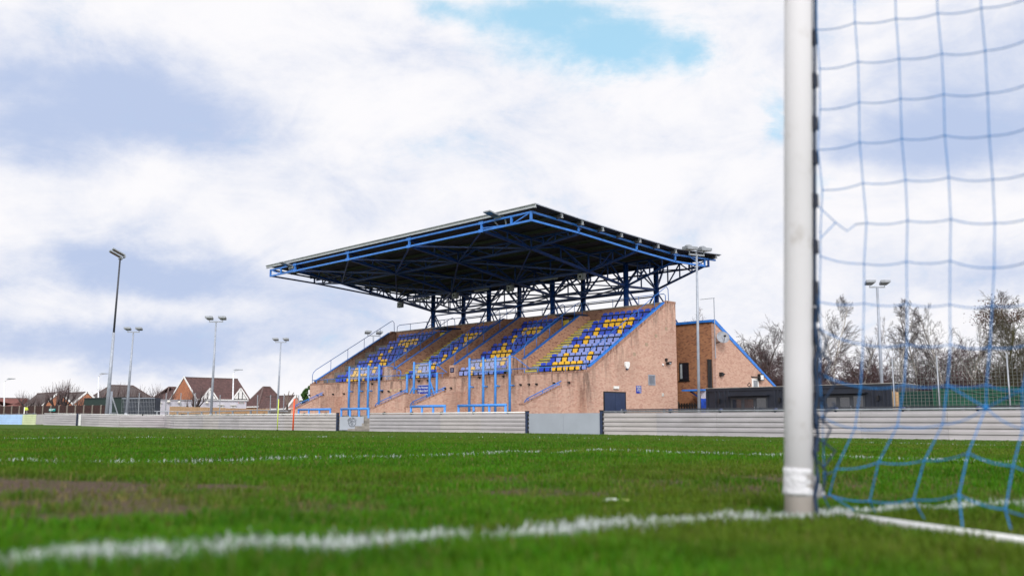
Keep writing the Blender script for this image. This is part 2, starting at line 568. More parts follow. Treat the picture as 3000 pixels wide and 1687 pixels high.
def mudness(x, y):
    m = np.zeros_like(x)
    rx, ry, fx, fy = _rt.x, _rt.y, _fh.x, _fh.y
    for mx, my, rl, rd, s in MUD:
        a = ((x - mx) * rx + (y - my) * ry) / (rl * 1.35)
        b = ((x - mx) * fx + (y - my) * fy) / (rd * 2.3)
        m = np.maximum(m, s * np.exp(-(a * a + b * b)))
    n = vnoise(x * 4, y * 4, 3) * 0.45 + vnoise(x * 13, y * 13, 5) * 0.35 + vnoise(x * 31, y * 31, 6) * .2
    return np.clip((m - 0.15 + (n - 0.5) * 2.4) * 1.6, 0, 1) * (m > 0.06)


def lineness(x, y):
    l = np.zeros_like(x)
    for x0, x1, y0, y1 in LINES:
        l = np.maximum(l, ((x > x0) & (x < x1) & (y > y0) & (y < y1)).astype(float))
    for ax, ay, dx, dy, u0, u1, hw in SEGS:
        u = (x - ax) * dx + (y - ay) * dy; v = (x - ax) * -dy + (y - ay) * dx
        l = np.maximum(l, ((u > u0) & (u < u1) & (np.abs(v) < hw)).astype(float))
    return l


def bumps(x, y):
    r = np.hypot(x - CAM.x, y - CAM.y)
    k = np.clip(1.2 - r / 30, 0, 1)
    return ((vnoise(x * 1.3, y * 1.3, 1) - .5) * 0.022 + (vnoise(x * 4.5, y * 4.5, 2) - .5) * 0.012) * k


def ground_material():
    m, nt, b = newmat('turf_soil')
    pos = nd(nt, 'ShaderNodeNewGeometry').outputs['Position']
    s = nd(nt, 'ShaderNodeSeparateXYZ', {0: pos})
    n1 = noise(nt, pos, 0.25, 6, 0.6); n2 = noise(nt, pos, 9.0, 6, 0.7); n3 = noise(nt, vmth(nt, 'MULTIPLY', pos, (1, 1, 1)), 60.0, 3, 0.7)
    c = mix(nt, smooth(nt, n2, 0.3, 0.7), (0.024, 0.062, 0.005), (0.055, 0.11, 0.009))
    c = mix(nt, smooth(nt, n1, 0.35, 0.7), c, (0.066, 0.107, 0.015))
    c = mix(nt, mth(nt, 'MULTIPLY', smooth(nt, n3, 0.45, 0.7), 0.5), c, (0.09, 0.13, 0.02))
    at_ = nd(nt, 'ShaderNodeAttribute', attribute_name='mud').outputs['Fac']
    c = mix(nt, at_, c, mix(nt, smooth(nt, n3, .3, .7), (0.055, 0.04, 0.028), (0.135, 0.098, 0.068)))
    acc = None
    for x0, x1, y0, y1 in LINES:
        cx, hx, cy, hy = (x0 + x1) / 2, (x1 - x0) / 2, (y0 + y1) / 2, (y1 - y0) / 2
        a = mth(nt, 'LESS_THAN', mth(nt, 'ABSOLUTE', mth(nt, 'SUBTRACT', s.outputs[0], cx)), hx)
        d = mth(nt, 'LESS_THAN', mth(nt, 'ABSOLUTE', mth(nt, 'SUBTRACT', s.outputs[1], cy)), hy)
        k = mth(nt, 'MULTIPLY', a, d)
        acc = k if acc is None else mth(nt, 'MAXIMUM', acc, k)
    for ax, ay, dx, dy, u0, u1, hw in SEGS:
        q = vmth(nt, 'SUBTRACT', pos, (ax, ay, 0))
        u = vmth(nt, 'DOT_PRODUCT', q, (dx, dy, 0)); v = vmth(nt, 'DOT_PRODUCT', q, (-dy, dx, 0))
        k = mth(nt, 'MULTIPLY', mth(nt, 'LESS_THAN', mth(nt, 'ABSOLUTE', mth(nt, 'SUBTRACT', u, (u0 + u1) / 2)), (u1 - u0) / 2), mth(nt, 'LESS_THAN', mth(nt, 'ABSOLUTE', v), hw))
        acc = mth(nt, 'MAXIMUM', acc, k)
    acc = mth(nt, 'MULTIPLY', acc, smooth(nt, n3, 0.3, 0.55))
    c = mix(nt, mth(nt, 'MULTIPLY', acc, 0.7), c, (0.62, 0.64, 0.62))
    hard = mth(nt, 'GREATER_THAN', s.outputs[1], -6.4)
    c = mix(nt, hard, c, mix(nt, n2, (0.10, 0.098, 0.09), (0.16, 0.155, 0.145)))
    nt.links.new(c, b.inputs['Base Color'])
    b.inputs['Roughness'].default_value = 0.95
    b.inputs['Specular IOR Level'].default_value = 0.1
    bn = nd(nt, 'ShaderNodeBump', {'Height': mth(nt, 'ADD', n3, n2), 'Strength': 0.8, 'Distance': 0.03})
    nt.links.new(bn.outputs[0], b.inputs['Normal'])
    return m


def make_ground():
    rad = np.concatenate([[0.05], np.geomspace(0.3, 60, 260), np.geomspace(63, 3000, 60)])
    ths = np.linspace(0, 2 * np.pi, 361)[:-1]
    R, T = np.meshgrid(rad, ths, indexing='ij')
    X = CAM.x + R * np.cos(T); Y = CAM.y + R * np.sin(T)
    Zg = gz(X, Y) + bumps(X, Y)
    nr, nt_ = R.shape
    V = np.stack([X, Y, Zg], -1).reshape(-1, 3)
    i, j = np.meshgrid(np.arange(nr - 1), np.arange(nt_), indexing='ij')
    j2 = (j + 1) % nt_
    Q = np.stack([i * nt_ + j, (i + 1) * nt_ + j, (i + 1) * nt_ + j2, i * nt_ + j2], -1).reshape(-1, 4)
    me = bpy.data.meshes.new('ground')
    me.from_pydata(V.tolist(), [], Q.tolist() + [tuple(range(nt_ - 1, -1, -1))[::-1]])
    a = me.attributes.new('mud', 'FLOAT', 'POINT')
    a.data.foreach_set('value', mudness(V[:, 0], V[:, 1]).astype(np.float32))
    me.materials.append(ground_material())
    me.polygons.foreach_set('use_smooth', [True] * len(me.polygons))
    o = bpy.data.objects.new('ground', me)
    COL.objects.link(o)
    o['kind'] = 'structure'


def make_grass():
    m, nt, b = newmat('grass_blade')
    a = nd(nt, 'ShaderNodeAttribute', attribute_name='tint')
    nt.links.new(a.outputs['Color'], b.inputs['Base Color'])
    b.inputs['Roughness'].default_value = 0.55
    b.inputs['Specular IOR Level'].default_value = 0.08
    tr = nd(nt, 'ShaderNodeBsdfTranslucent', {'Color': a.outputs['Color']})
    mx = nd(nt, 'ShaderNodeMixShader', {0: 0.3, 1: b.outputs[0], 2: tr.outputs[0]})
    nt.links.new(mx.outputs[0], nt.nodes['Material Output'].inputs[0])
    xs, ys, rs = [], [], []
    for r0, r1, dens in ((0.85, 2.2, 15000), (2.2, 4, 9500), (4, 7, 4200), (7, 12, 1700), (12, 22, 560), (22, 48, 140)):
        half = math.radians(40)
        area = half * (r1 * r1 - r0 * r0)
        n = int(area * dens)
        rr = np.sqrt(rng.uniform(r0 * r0, r1 * r1, n))
        th = rng.uniform(-half, half, n)
        c, s_ = np.cos(th), np.sin(th)
        xs.append(CAM.x + rr * (c * _fh.x + s_ * _rt.x)); ys.append(CAM.y + rr * (c * _fh.y + s_ * _rt.y)); rs.append(rr)
    x = np.concatenate(xs); y = np.concatenate(ys); r = np.concatenate(rs)
    mud = mudness(x, y)
    keep = (rng.random(len(x)) > mud * 0.88) & (y < -7.2)
    clump = vnoise(x * 9, y * 9, 21)
    keep &= rng.random(len(x)) < 0.45 + 0.7 * clump
    x, y, r, mud, clump = x[keep], y[keep], r[keep], mud[keep], clump[keep]
    n = len(x)
    ln = np.zeros(n)
    jx, jy = rng.normal(0, .017, n), rng.normal(0, .017, n)
    ln = lineness(x + jx, y + jy)
    ln *= (rng.random(n) < 0.95) & (vnoise(x * 24, y * 24, 51) * .6 + vnoise(x * 60, y * 60, 52) * .4 > .27)
    pat = vnoise(x * 0.55, y * 0.55, 7) * .6 + vnoise(x * 1.7, y * 1.7, 8) * .4
    h = (0.026 + 0.016 * rng.random(n)) * (0.75 + 0.6 * clump) * (1 + r / 60) * (1 - 0.45 * mud)
    w = (0.0021 + 0.0014 * rng.random(n)) * (1 + r / 5.5)
    az = rng.uniform(0, 2 * np.pi, n)
    lean = np.abs(rng.normal(0, 0.55, n)) + 0.1
    dx, dy = np.cos(az), np.sin(az)
    fa = az + np.pi / 2 + rng.normal(0, .5, n)
    wx, wy = np.cos(fa) * w / 2, np.sin(fa) * w / 2
    z = gz(x, y) + bumps(x, y) - 0.002
    mx_, my_, mz_ = x + dx * h * .25 * lean, y + dy * h * .25 * lean, z + h * 0.6
    tx, ty, tz = x + dx * h * .8 * lean, y + dy * h * .8 * lean, z + h * (1 - 0.18 * lean)
    V = np.stack([np.stack([x - wx, y - wy, z], -1), np.stack([x + wx, y + wy, z], -1),
                  np.stack([mx_ + wx * .8, my_ + wy * .8, mz_], -1), np.stack([mx_ - wx * .8, my_ - wy * .8, mz_], -1),
                  np.stack([tx, ty, tz], -1)], 1)
    base = np.stack([0.038 + 0.032 * rng.random(n), 0.126 + 0.06 * rng.random(n), 0.003 + 0.005 * rng.random(n)], -1)
    lush = np.clip((pat - .42) * 2.6 + (clump - .5) * .7, 0, 1)[:, None]
    base *= (0.7 + 0.55 * vnoise(x * 3.1, y * 3.1, 31))[:, None]
    base = base * (1 - lush) + lush * np.array([0.088, 0.142, 0.012]) * (0.75 + 0.5 * rng.random((n, 1)))
    farm = np.clip((r - 13) / 22, 0, 1)[:, None] * (0.35 + 0.65 * vnoise(x * .22, y * .22, 41))[:, None]
    base = base * (1 - farm * .75) + farm * .75 * np.array([0.105, 0.15, 0.04]) * (0.75 + 0.5 * rng.random((n, 1)))
    dirty = np.clip(mud * .8 - .1, 0, .6)[:, None]
    base = base * (1 - dirty) + dirty * np.array([0.13, 0.105, 0.05])
    straw = (rng.random(n) < 0.05 + 0.25 * mud)[:, None]
    base = np.where(straw, np.array([0.17, 0.15, 0.05]) * (0.7 + .5 * rng.random((n, 1))), base)
    white = np.array([0.60, 0.65, 0.65]) * (0.62 + 0.5 * rng.random((n, 1)))
    colr = np.where((ln > 0)[:, None], white, base)
    C4 = np.concatenate([colr, np.ones((n, 1))], 1)
    C5 = np.repeat(C4[:, None, :], 5, 1)
    lower = (ln > 0)
    C5[lower, 0:2, :3] = base[lower][:, None, :] * 0.5 + 0.5 * colr[lower][:, None, :]
    me = bpy.data.meshes.new('grass')
    me.vertices.add(n * 5)
    me.vertices.foreach_set('co', V.reshape(-1).astype(np.float32))
    base_i = (np.arange(n) * 5)[:, None]
    loops = np.concatenate([base_i + np.array([0, 1, 2, 3]), base_i + np.array([3, 2, 4])], 1).reshape(-1)
    me.loops.add(n * 7)
    me.loops.foreach_set('vertex_index', loops.astype(np.int32))
    me.polygons.add(n * 2)
    st = np.stack([np.arange(n) * 7, np.arange(n) * 7 + 4], 1).reshape(-1)
    me.polygons.foreach_set('loop_start', st.astype(np.int32))
    me.update(calc_edges=True)
    at_ = me.attributes.new('tint', 'FLOAT_COLOR', 'POINT')
    at_.data.foreach_set('color', C5.reshape(-1).astype(np.float32))
    me.materials.append(m)
    o = bpy.data.objects.new('grass', me)
    COL.objects.link(o)
    tag(o, 'short green pitch grass with white line paint on its blades', 'grass', kind='stuff')


make_ground()
make_grass()

#@@stand
# ------------------------------------------------------------------ the grandstand
L = 28.3
GB = -0.4
stand = thing('grandstand', 'brick football grandstand with blue steel cantilever roof and blue and yellow seats', 'grandstand', (-L / 2, 0, GB))


def S(s, t, z):
    return (-s, t, z)


def rake(t):
    return 3.05 + 0.6 * t


# brick shell
w = MB()
DO = (13.88, 15.02, 1.87)             # doorway in the front wall
w.box(S(0.0, 0, GB), S(DO[0], 0.25, 2.95)); w.box(S(DO[1], 0, GB), S(L, 0.25, 2.95)); w.box(S(DO[0], 0.0, DO[2]), S(DO[1], 0.25, 2.95))
w.build('front_wall', BRICK, stand)
w = MB(); w.box(S(0.02, -0.012, 2.95), S(L - .02, 0.262, 3.06)); w.build('coping', SOLDIER, stand)
w = MB(); w.box(S(DO[0] - .1, 0.9, GB), S(DO[1] + .1, 0.95, DO[2] + .3)); w.build('doorway_dark', BLACK, stand)  # black sheet stands in for the unlit inside of the doorway
for s0, s1, nm in ((-0.0, 0.25, 'end_wall'), (L - 0.25, L, 'end_wall')):
    w = MB()
    prof = [(0.25, GB), (0.25, 3.05), (7.55, rake(7.5) - .05), (8.35, rake(7.5) - .05), (8.35, GB)]
    w.prism([S(s0, t, z) for t, z in prof], (-(s1 - s0), 0, 0))
    w.build(nm, BRICK, stand)
    w = MB()
    a = 0.012
    up = Vector((0, -0.514, 0.857))
    p, q = Vector(S(s0 - a, 0.1, rake(0.1) - .06)), Vector(S(s0 - a, 7.55, rake(7.55) - .06))
    w.prism([p - up * .14, q - up * .14, q + up * .02, p + up * .02], (-(s1 - s0) - 2 * a, 0, 0))
    w.box(S(s0 - a, 7.5, 7.43), S(s1 + a, 8.37, 7.57))
    w.build('coping', SOLDIER, stand)
    w = MB()
    p, q = Vector(S(s0 + .02, 0.35, rake(0.35) - .02)), Vector(S(s0 + .02, 7.3, rake(7.3) - .02))
    w.prism([p, q, q + up * .07, p + up * .07], (-0.2, 0, 0))
    w.build('edge_strip', BLUE, stand)
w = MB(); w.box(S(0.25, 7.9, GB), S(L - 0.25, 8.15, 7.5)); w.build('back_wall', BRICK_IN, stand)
w = MB(); w.box(S(0.3, 7.88, 7.5), S(L - 0.3, 8.17, 7.58)); w.build('coping', CONC, stand)

# platform and steps at the foot of the stand
w = MB(); w.box(S(3.5, -4.2, GB), S(L + .5, -0.01, 0.62)); w.build('platform', CONC, stand)
w = MB()
for k in range(6):
    w.box(S(11.2, -4.2 - 0.32 * (6 - k), GB), S(14.8, -4.2 - 0.32 * (5 - k) - .002, -0.34 + 0.16 * (k + 1) - .02))
w.build('entrance_steps', CONC, stand)

# seating terraces, stairs with yellow nosings
ROWS, TR, RI, Z0 = 7, 0.95, 0.567, 2.85
BLK = {'rightmost': (0.26, 5.59), 'right-centre': (7.35, 11.85), 'left-centre': (13.75, 18.19), 'leftmost': (19.97, L - .26)}
for nm, (sa, sb) in BLK.items():
    w = MB()
    for r in range(ROWS):
        w.box(S(sa, 0.26 if r == 0 else 0.1 + TR * r, 2.2), S(sb, 0.1 + TR * (r + 1), Z0 + RI * r))
    w.box(S(sa, 0.1 + TR * ROWS + .002, 2.2), S(sb, 7.88, Z0 + RI * (ROWS - 1) - .01))
    w.build('terrace', CONCD, stand)
for sa, sb in ((4.60, 5.57), (17.32, 18.17)):
    w = MB(); y = MB()
    for k in range(21):
        t0 = 0.1 + TR / 3 * k
        z = Z0 + RI / 3 * k
        if k % 3:
            w.box(S(sa, max(t0, .27), z - RI / 3 * (k % 3) + .003), S(sb, 0.1 + TR * (k // 3 + 1) - .003, z))
        if k:
            y.box(S(sa + .01, t0 - .012, z - .045), S(sb - .01, t0 + .06, z + .012))
    w.build('stair_flight', CONC, stand)
    y.build('stair_nosings', YELLOW, stand)

# sloping aisle walls with handrails
AISLE = [(5.6, .78, 5.75, 0), (7.1, 1.3, 5.75, 1), (11.86, .62, 6.55, 2), (13.5, .58, 6.55, 2), (18.2, .5, 5.7, 0), (19.72, 1.0, 5.6, 1)]


RAILB = M('rail_blue_paint', (0.022, 0.125, 0.44), 0.4, 0.16, 3.0, dirt=0.12)


def handrail(pts, post_at, r=0.025, mat=RAILB, par=stand, name='handrail'):
    w = MB()
    w.tube(pts, r, 6)
    for a, b in post_at:
        w.tube([a, b], r * 0.85, 6)
    return w.build(name, mat, par, True)


def rw(t):
    return 3.55 + 0.6 * t


for s, t0, tt, kind in AISLE:
    w = MB()
    te = {0: 6.75, 1: 7.89, 2: 7.89}[kind]
    prof = [(t0, 2.0), (t0, rw(t0) - .05), (tt, rw(tt) - .05), (te, rw(tt) - .05), (te, 2.0)]
    w.prism([S(s, t, z) for t, z in prof], (-0.24, 0, 0))
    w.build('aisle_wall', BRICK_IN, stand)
    w = MB()
    w.prism([S(s - .01, t0 - .01, rw(t0) - .05), S(s - .01, tt, rw(tt) - .05), S(s - .01, tt, rw(tt) - .015), S(s - .01, t0 - .01, rw(t0) - .015)], (-0.26, 0, 0))
    w.build('edge_strip', RAILB, stand)
    m = s + .12
    e = tt
    pts = [S(m, t0 + .05, rw(t0)), S(m, t0 + .05, rw(t0) + .62), S(m, t0 + .12, rw(t0) + .76), S(m, t0 + .3, rw(t0 + .3) + .82), S(m, e - .2, rw(e - .2) + .82),
           S(m, e + .12, rw(e) + .84), S(m, e + .28, rw(e) + .74), S(m, e + .34, rw(e) + .5), S(m, e + .34, rw(tt) - .06)]
    ps = [(S(m, t, rw(t) - .03), S(m, t, rw(t) + .82)) for t in np.linspace(t0 + 1.1, e - .4, 4)]
    handrail(pts, ps)
# end wall handrails and the rail along the back wall
for s in (0.125, L - 0.125):
    pts = [S(s, 0.12, 3.06), S(s, 0.12, rake(.1) + .62), S(s, 0.2, rake(.2) + .76), S(s, 0.45, rake(.45) + .85), S(s, 7.4, rake(7.4) + .85), S(s, 7.65, rake(7.6) + .85), S(s, 7.8, rake(7.6) + .7), S(s, 7.84, 7.5)]
    ps = [(S(s, t, rake(t) - .03), S(s, t, rake(t) + .85)) for t in (1.75, 3.3, 4.85, 6.4)]
    handrail(pts, ps)
pts = [S(0.5, 8.02, 7.55), S(0.5, 8.02, 8.0), S(0.62, 8.02, 8.1), S(L - .6, 8.02, 8.1), S(L - .3, 8.02, 8.0), S(L - .25, 8.02, 7.55)]
handrail(pts, [(S(s, 8.02, 7.55), S(s, 8.02, 8.1)) for s in np.arange(2.6, L - 1, 2.15)])
# low rail along the front wall
w = MB()
w.tube([S(0.3, 0.13, 3.34), S(9.6, 0.13, 3.34)], .026, 6)
w.tube([S(12.4, 0.13, 3.34), S(28.1, 0.13, 3.34)], .026, 6)
for s in list(np.arange(0.6, 9.6, 1.1)) + list(np.arange(12.6, 28, 1.5)):
    w.tube([S(s, 0.13, 3.04), S(s, 0.13, 3.34)], .022, 5)
w.build('front_rail', BLUE, stand, True)

# vomitory doors at the back of two passages
for sa, sb in ((5.86, 7.08), (18.46, 19.7)):
    w = MB(); w.box(S(sa + .02, 5.74, 4.4), S(sb - .02, 5.8, 6.76)); w.build('rear_door', YELDOOR, stand)
    w = MB(); w.box(S((sa + sb) / 2 - .04, 5.72, 4.4), S((sa + sb) / 2 + .04, 5.738, 6.76)); w.box(S(sa + .02, 5.72, 6.762), S(sb - .02, 5.8, 6.86)); w.build('door_frame', BLACK, stand)
    w = MB(); w.box(S(sa - .1, 5.1, 7.01), S(sb + .1, 6.7, 7.10)); w.build('door_canopy', NAVY, stand)
for sa, sb in ((5.85, 7.09), (12.11, 13.49), (18.45, 19.71)):
    w = MB()
    for k in range(8):
        w.box(S(sa, 0.26 + k * .95, 2.0), S(sb, .26 + (k + 1) * .95 - .002, 2.75 + .25 * k))
    w.build('passage_steps', CONCD, stand)

# blue posts with perspex screens in front of the wall
POSTS = [[22.49, 21.24, 20.14, 18.85], [14.95, 13.29], [9.38, 8.1, 7.01, 5.76]]
for grp in POSTS:
    for s in grp:
        w = MB(); w.tube([S(s, -0.35, 0.62), S(s, -0.35, 4.12), S(s, -0.35, 4.15)], [.078, .078, .04], 12); w.tube([S(s, -.35, 2.35), S(s, 0.02, 2.35)], .045, 8); w.tube([S(s - .17, -.34, 2.35), S(s, -.34, 2.35)], .055, 8)
        w.build('screen_post', BLUEP, stand, True)
    w = MB(); w.tube([S(grp[0], -.35, 4.02), S(grp[-1], -.35, 4.02)], .025, 6); w.tube([S(grp[0], -.35, 3.22), S(grp[-1], -.35, 3.22)], .025, 6)
    w.build('screen_rail', BLUE, stand, True)
    for a, b in zip(grp[:-1], grp[1:]):
        w = MB(); w.box(S(a - .09, -.36, 3.26), S(b + .09, -.345, 3.98)); w.build('screen_panel', PERSPEX, stand)
for s, t in ((15.69, -.35), (12.56, -.35)):
    w = MB(); w.tube([S(s, t, 0.62), S(s, t, 3.36)], .075, 12); w.build('screen_post', BLUEP, stand, True)
for s0, z0, s1, z1 in ((15.69, 1.85, 14.95, 2.6), (12.56, 1.9, 13.29, 2.9)):
    w = MB(); w.tube([S(s0, -.35, z0), S((s0 * .65 + s1 * .35), -.35, z0 + .1), S(s1, -.35, z1)], .05, 8); w.build('screen_brace', BLUEP, stand, True)
# sloping side rails falling from the screens to the front rail
for s0, s1 in ((13.2, 12.1), (5.7, 4.6)):
    w = MB(); w.tube([S(s0, -.3, 4.04), S(s0 - .25, -.2, 4.0), S(s1, .1, 3.36)], .028, 6); w.build('screen_rail', BLUE, stand, True)
for s in (18.5,):
    w = MB(); w.tube([S(18.85, -.35, 4.04), S(17.7, -.2, 4.0), S(17.45, 0.1, 3.85), S(17.45, .13, 3.3)], .028, 6)
    w.tube([S(17.4, 0.1, 3.72), S(17.1, 0.1, 3.68), S(16.95, .1, 3.5), S(17.1, .1, 3.34), S(17.4, .1, 3.32)], .03, 6)
    w.build('screen_rail', BLUE, stand, True)
for s0, s1 in ((18.7, 17.9),):
    w = MB(); w.box(S(s0, -.02, 3.06), S(s1, -.005, 3.9)); w.build('screen_panel', PERSPEX, stand)
for s, t in ((5.6, .76), (7.1, 1.28), (11.86, .60), (18.2, .48), (19.72, .98)):
    w = MB(); w.box(S(s + .56, t - .02, 2.9), S(s - .012, t + .26, rw(t) - .06)); w.build('aisle_pier', BRICK, stand)

# cheek walls of the flank stairs
CH = [(27.5, 1.14, 23.9, 2.02), (17.3, 1.15, 14.05, 2.02), (13.45, 1.18, 10.2, 2.06), (3.05, 1.22, 0.45, 2.14)]
for sa, za, sb, zb in CH:
    w = MB()
    zl = GB if sb < 1 else 0.5
    pr = [(sa + .45, zl), (sa + .45, za - .02), (sa, za - .02), (sb, zb), (sb, zl)]
    w.prism([S(s, -1.8, z) for s, z in pr], (0, 0.24, 0))
    w.box(S(sb, -1.558, zl), S(sb + .24, -0.003, zb))
    w.build('cheek_wall', BRICK, stand)
    w = MB()
    w.prism([S(sa, -1.815, za - .05), S(sb - .01, -1.815, zb - .05), S(sb - .01, -1.815, zb + .06), S(sa, -1.815, za + .06)], (0, .27, 0))
    w.box(S(sa + .47, -1.82, za - .06), S(sa + .01, -1.54, za + .02))
    w.build('coping', SOLDIER, stand)
    w = MB()
    w.bar(S(sa, -1.68, za + .1), S(sb, -1.68, zb + .1), .06, .05)
    w.tube([S(sa + .12, -1.68, za + .04), S(sa + .08, -1.68, za + .16), S(sa - .1, -1.68, za + .3), S(sb - .1, -1.68, zb + .27)], .032, 6)
    for k in (.06, .5, .95):
        s_, z_ = sa + (sb - sa) * k, za + (zb - za) * k
        w.tube([S(s_, -1.68, z_ + .05), S(s_, -1.68, z_ + .24)], .028, 5)
    w.build('stair_handrail', BLUE, stand, True)

# doors, louvre and vents of the end wall
w = MB(); w.box(S(-.03, 1.40, GB), S(.02, 3.36, 1.92)); w.build('door_frame', BLACK, stand)
for ya, yb in ((1.47, 2.365), (2.385, 3.28)):
    w = MB(); w.box(S(-.045, ya, GB + .05), S(-.031, yb, 1.85))
    d = w.build('side_door', NAVY, stand)
    h = MB(); h.box(S(-.075, 2.3 if ya < 2 else 2.4, .62), S(-.046, 2.35 if ya < 2 else 2.45, .8)); h.build('door_handle', GALVL, d)
w = MB()
for ya, yb, za, zb in ((5.48, 5.54, 2.37, 2.99), (6.08, 6.14, 2.37, 2.99), (5.54, 6.08, 2.93, 2.99), (5.54, 6.08, 2.37, 2.43)):
    w.box(S(-.03, ya, za), S(.01, yb, zb))
for k in range(10):
    z = 2.45 + k * .049
    w.bar((0.015, 5.54, z), (0.015, 6.08, z), .03, .02)
w.build('louvre', GALVL, stand)
w = MB(); w.box(S(-.004, 5.54, 2.43), S(.01, 6.08, 2.93)); w.build('louvre_back', M('louvre_shadow_grey', (.16, .17, .2), .7), stand)
for ya, za in ((6.34, 5.34), (5.39, 4.77), (4.23, 4.13), (7.36, 5.84)):
    w = MB(); w.box(S(-.006, ya - .12, za - .1), S(.01, ya + .12, za + .1)); w.build('air_brick', M('buff_vent', (.36, .27, .19), .9), stand)
for s in (17.95, 17.45, 16.97):
    w = MB(); w.box(S(s + .11, -.02, 2.25), S(s - .11, .01, 2.42)); w.build('wall_vent', M('cream_vent', (.55, .42, .28), .8), stand)

# ---------------------------------------------------------------- roof steelwork
TS = [4.03, 10.66, 17.3, 23.94]
RY = [-4.27, -0.7, 3.3, 8.09, 12.94]
RZ = [11.66, 11.36, 11.09, 10.82, 11.03]


def rz(t):
    return float(np.interp(t, RY, RZ))


w = MB()
vs = []
xs_ = np.arange(-27.85, 0.36, 0.1)
prof_y = [-4.3, -2.5, -0.7, 1.3, 3.3, 5.7, 8.09, 10.5, 12.98]
for layer in (0, 1):
    for x in xs_:
        k = int(round((x + 27.85) / .1)) % 3
        dz = 0.045 if k == 0 else 0.0
        for t in prof_y:
            vs.append((x, t, rz(t) + dz + layer * 0.02 - 0.045))
nx, ny = len(xs_), len(prof_y)
fs = []
for i in range(nx - 1):
    for j in range(ny - 1):
        a = i * ny + j
        fs.append((a, a + 1, a + ny + 1, a + ny)); b_ = a + nx * ny
        fs.append((b_, b_ + ny, b_ + ny + 1, b_ + 1))
o = nx * ny
for j in range(ny - 1):
    fs.append((j, j + o, j + o + 1, j + 1)); a = (nx - 1) * ny + j; fs.append((a, a + 1, a + 1 + o, a + o))
for i in range(nx - 1):
    a = i * ny; fs.append((a, a + ny, a + ny + o, a + o)); a = i * ny + ny - 1; fs.append((a, a + o, a + ny + o, a + ny))
w.add(vs, fs)
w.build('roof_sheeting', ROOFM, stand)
w = MB(); w.box(S(-.38, -4.36, rz(-4.3) + .0), S(27.9, -4.301, rz(-4.3) + .05)); w.box(S(-.38, -4.301, rz(-4.3) + .03), S(27.9, -4.1, rz(-4.3) + .05)); w.build('roof_edge_flashing', ROOFM, stand)
w = MB()
for a, b in zip(prof_y[:-1], prof_y[1:]):
    w.bar((0.385, a, rz(a) + .02), (0.385, b, rz(b) + .02), .03, .05)
w.build('roof_edge_flashing', GALVL, stand)
for t in (-4.36, -2.27, -0.6, 1.14, 2.82, 4.52, 6.28, 8.05, 10.2, 12.45):
    w = MB()
    z1 = rz(t) - (.07 if t > -4 else -.01)
    w.box(S(-.3, t - .015, z1 - .2), S(27.75, t + .015, z1)); w.box(S(-.3, t - .08, z1 - .025), S(27.75, t + .015, z1 + .002)); w.box(S(-.3, t - .015, z1 - .2), S(27.75, t + .06, z1 - .18))
    e = MB(); e.box(S(-.42, t - .018, z1 - .2), S(-.302, t + .018, z1 - .002)); e.box(S(-.42, t - .082, z1 - .03), S(-.302, t - .0185, z1 - .002)); e.box(S(-.42, t + .0185, z1 - .2), S(-.302, t + .065, z1 - .175)); e.build('purlin_end', M('lit_purlin_zinc', (.40, .42, .455), .45, .1, 3), stand)
    w.build('purlin', MATS['lit_purlin_zinc'] if t < -4 else M('shaded_purlin_steel', (.085, .085, .10), .6, .15), stand)  # lit ends and front edge lighter, roofed lengths darker: light painted into the colour


def tz(t):
    return rz(t) - 0.36


NB = [(-4.15, 10.89), (-0.25, 10.37), (4.85, 9.55), (8.52, 8.97), (11.75, 9.05)]
for s in TS:                    # cantilever trusses
    w = MB()
    for (a, za), (b, zb) in zip(NB[:-1], NB[1:]):
        w.bar(S(s, a, za), S(s, b, zb), .15, .15)
    for (a), (b) in zip([-4.1, -.25, 4.85, 8.1], [-.25, 4.85, 8.1, 12.6]):
        w.bar(S(s, a, tz(a)), S(s, b, tz(b)), .13, .13)
    for (a, za), (b, zb) in zip(NB[:-1], NB[1:]):
        m_, mz = (a + b) / 2, (za + zb) / 2
        w.bar(S(s, b, zb), S(s, b, tz(b)), .09)
        if a > -1:
            w.bar(S(s, a, za), S(s, m_, tz(m_)), .08); w.bar(S(s, m_, tz(m_)), S(s, b, zb), .08); w.bar(S(s, m_, mz), S(s, m_, tz(m_)), .07)
        else:
            w.bar(S(s, m_, mz), S(s, m_, tz(m_)), .07); w.bar(S(s, m_, tz(m_)), S(s, b, zb), .07); w.bar(S(s, a, tz(a)), S(s, m_, mz), .07)
    w.bar(S(s, 11.75, 9.05), S(s, 12.6, tz(12.6) - .1), .1)
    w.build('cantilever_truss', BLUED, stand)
    for t, zt in ((8.52, tz(8.52)), (11.75, tz(11.75))):
        w = MB(); w.tube([S(s, t, 2.0), S(s, t, zt)], .175, 14); w.tube([S(s, t, 8.75), S(s, t, 8.85), S(s, t, 8.85), S(s, t, 9.1)], [.18, .2, .2, .2], 14)
        w.build('column', BLUED, stand, True)
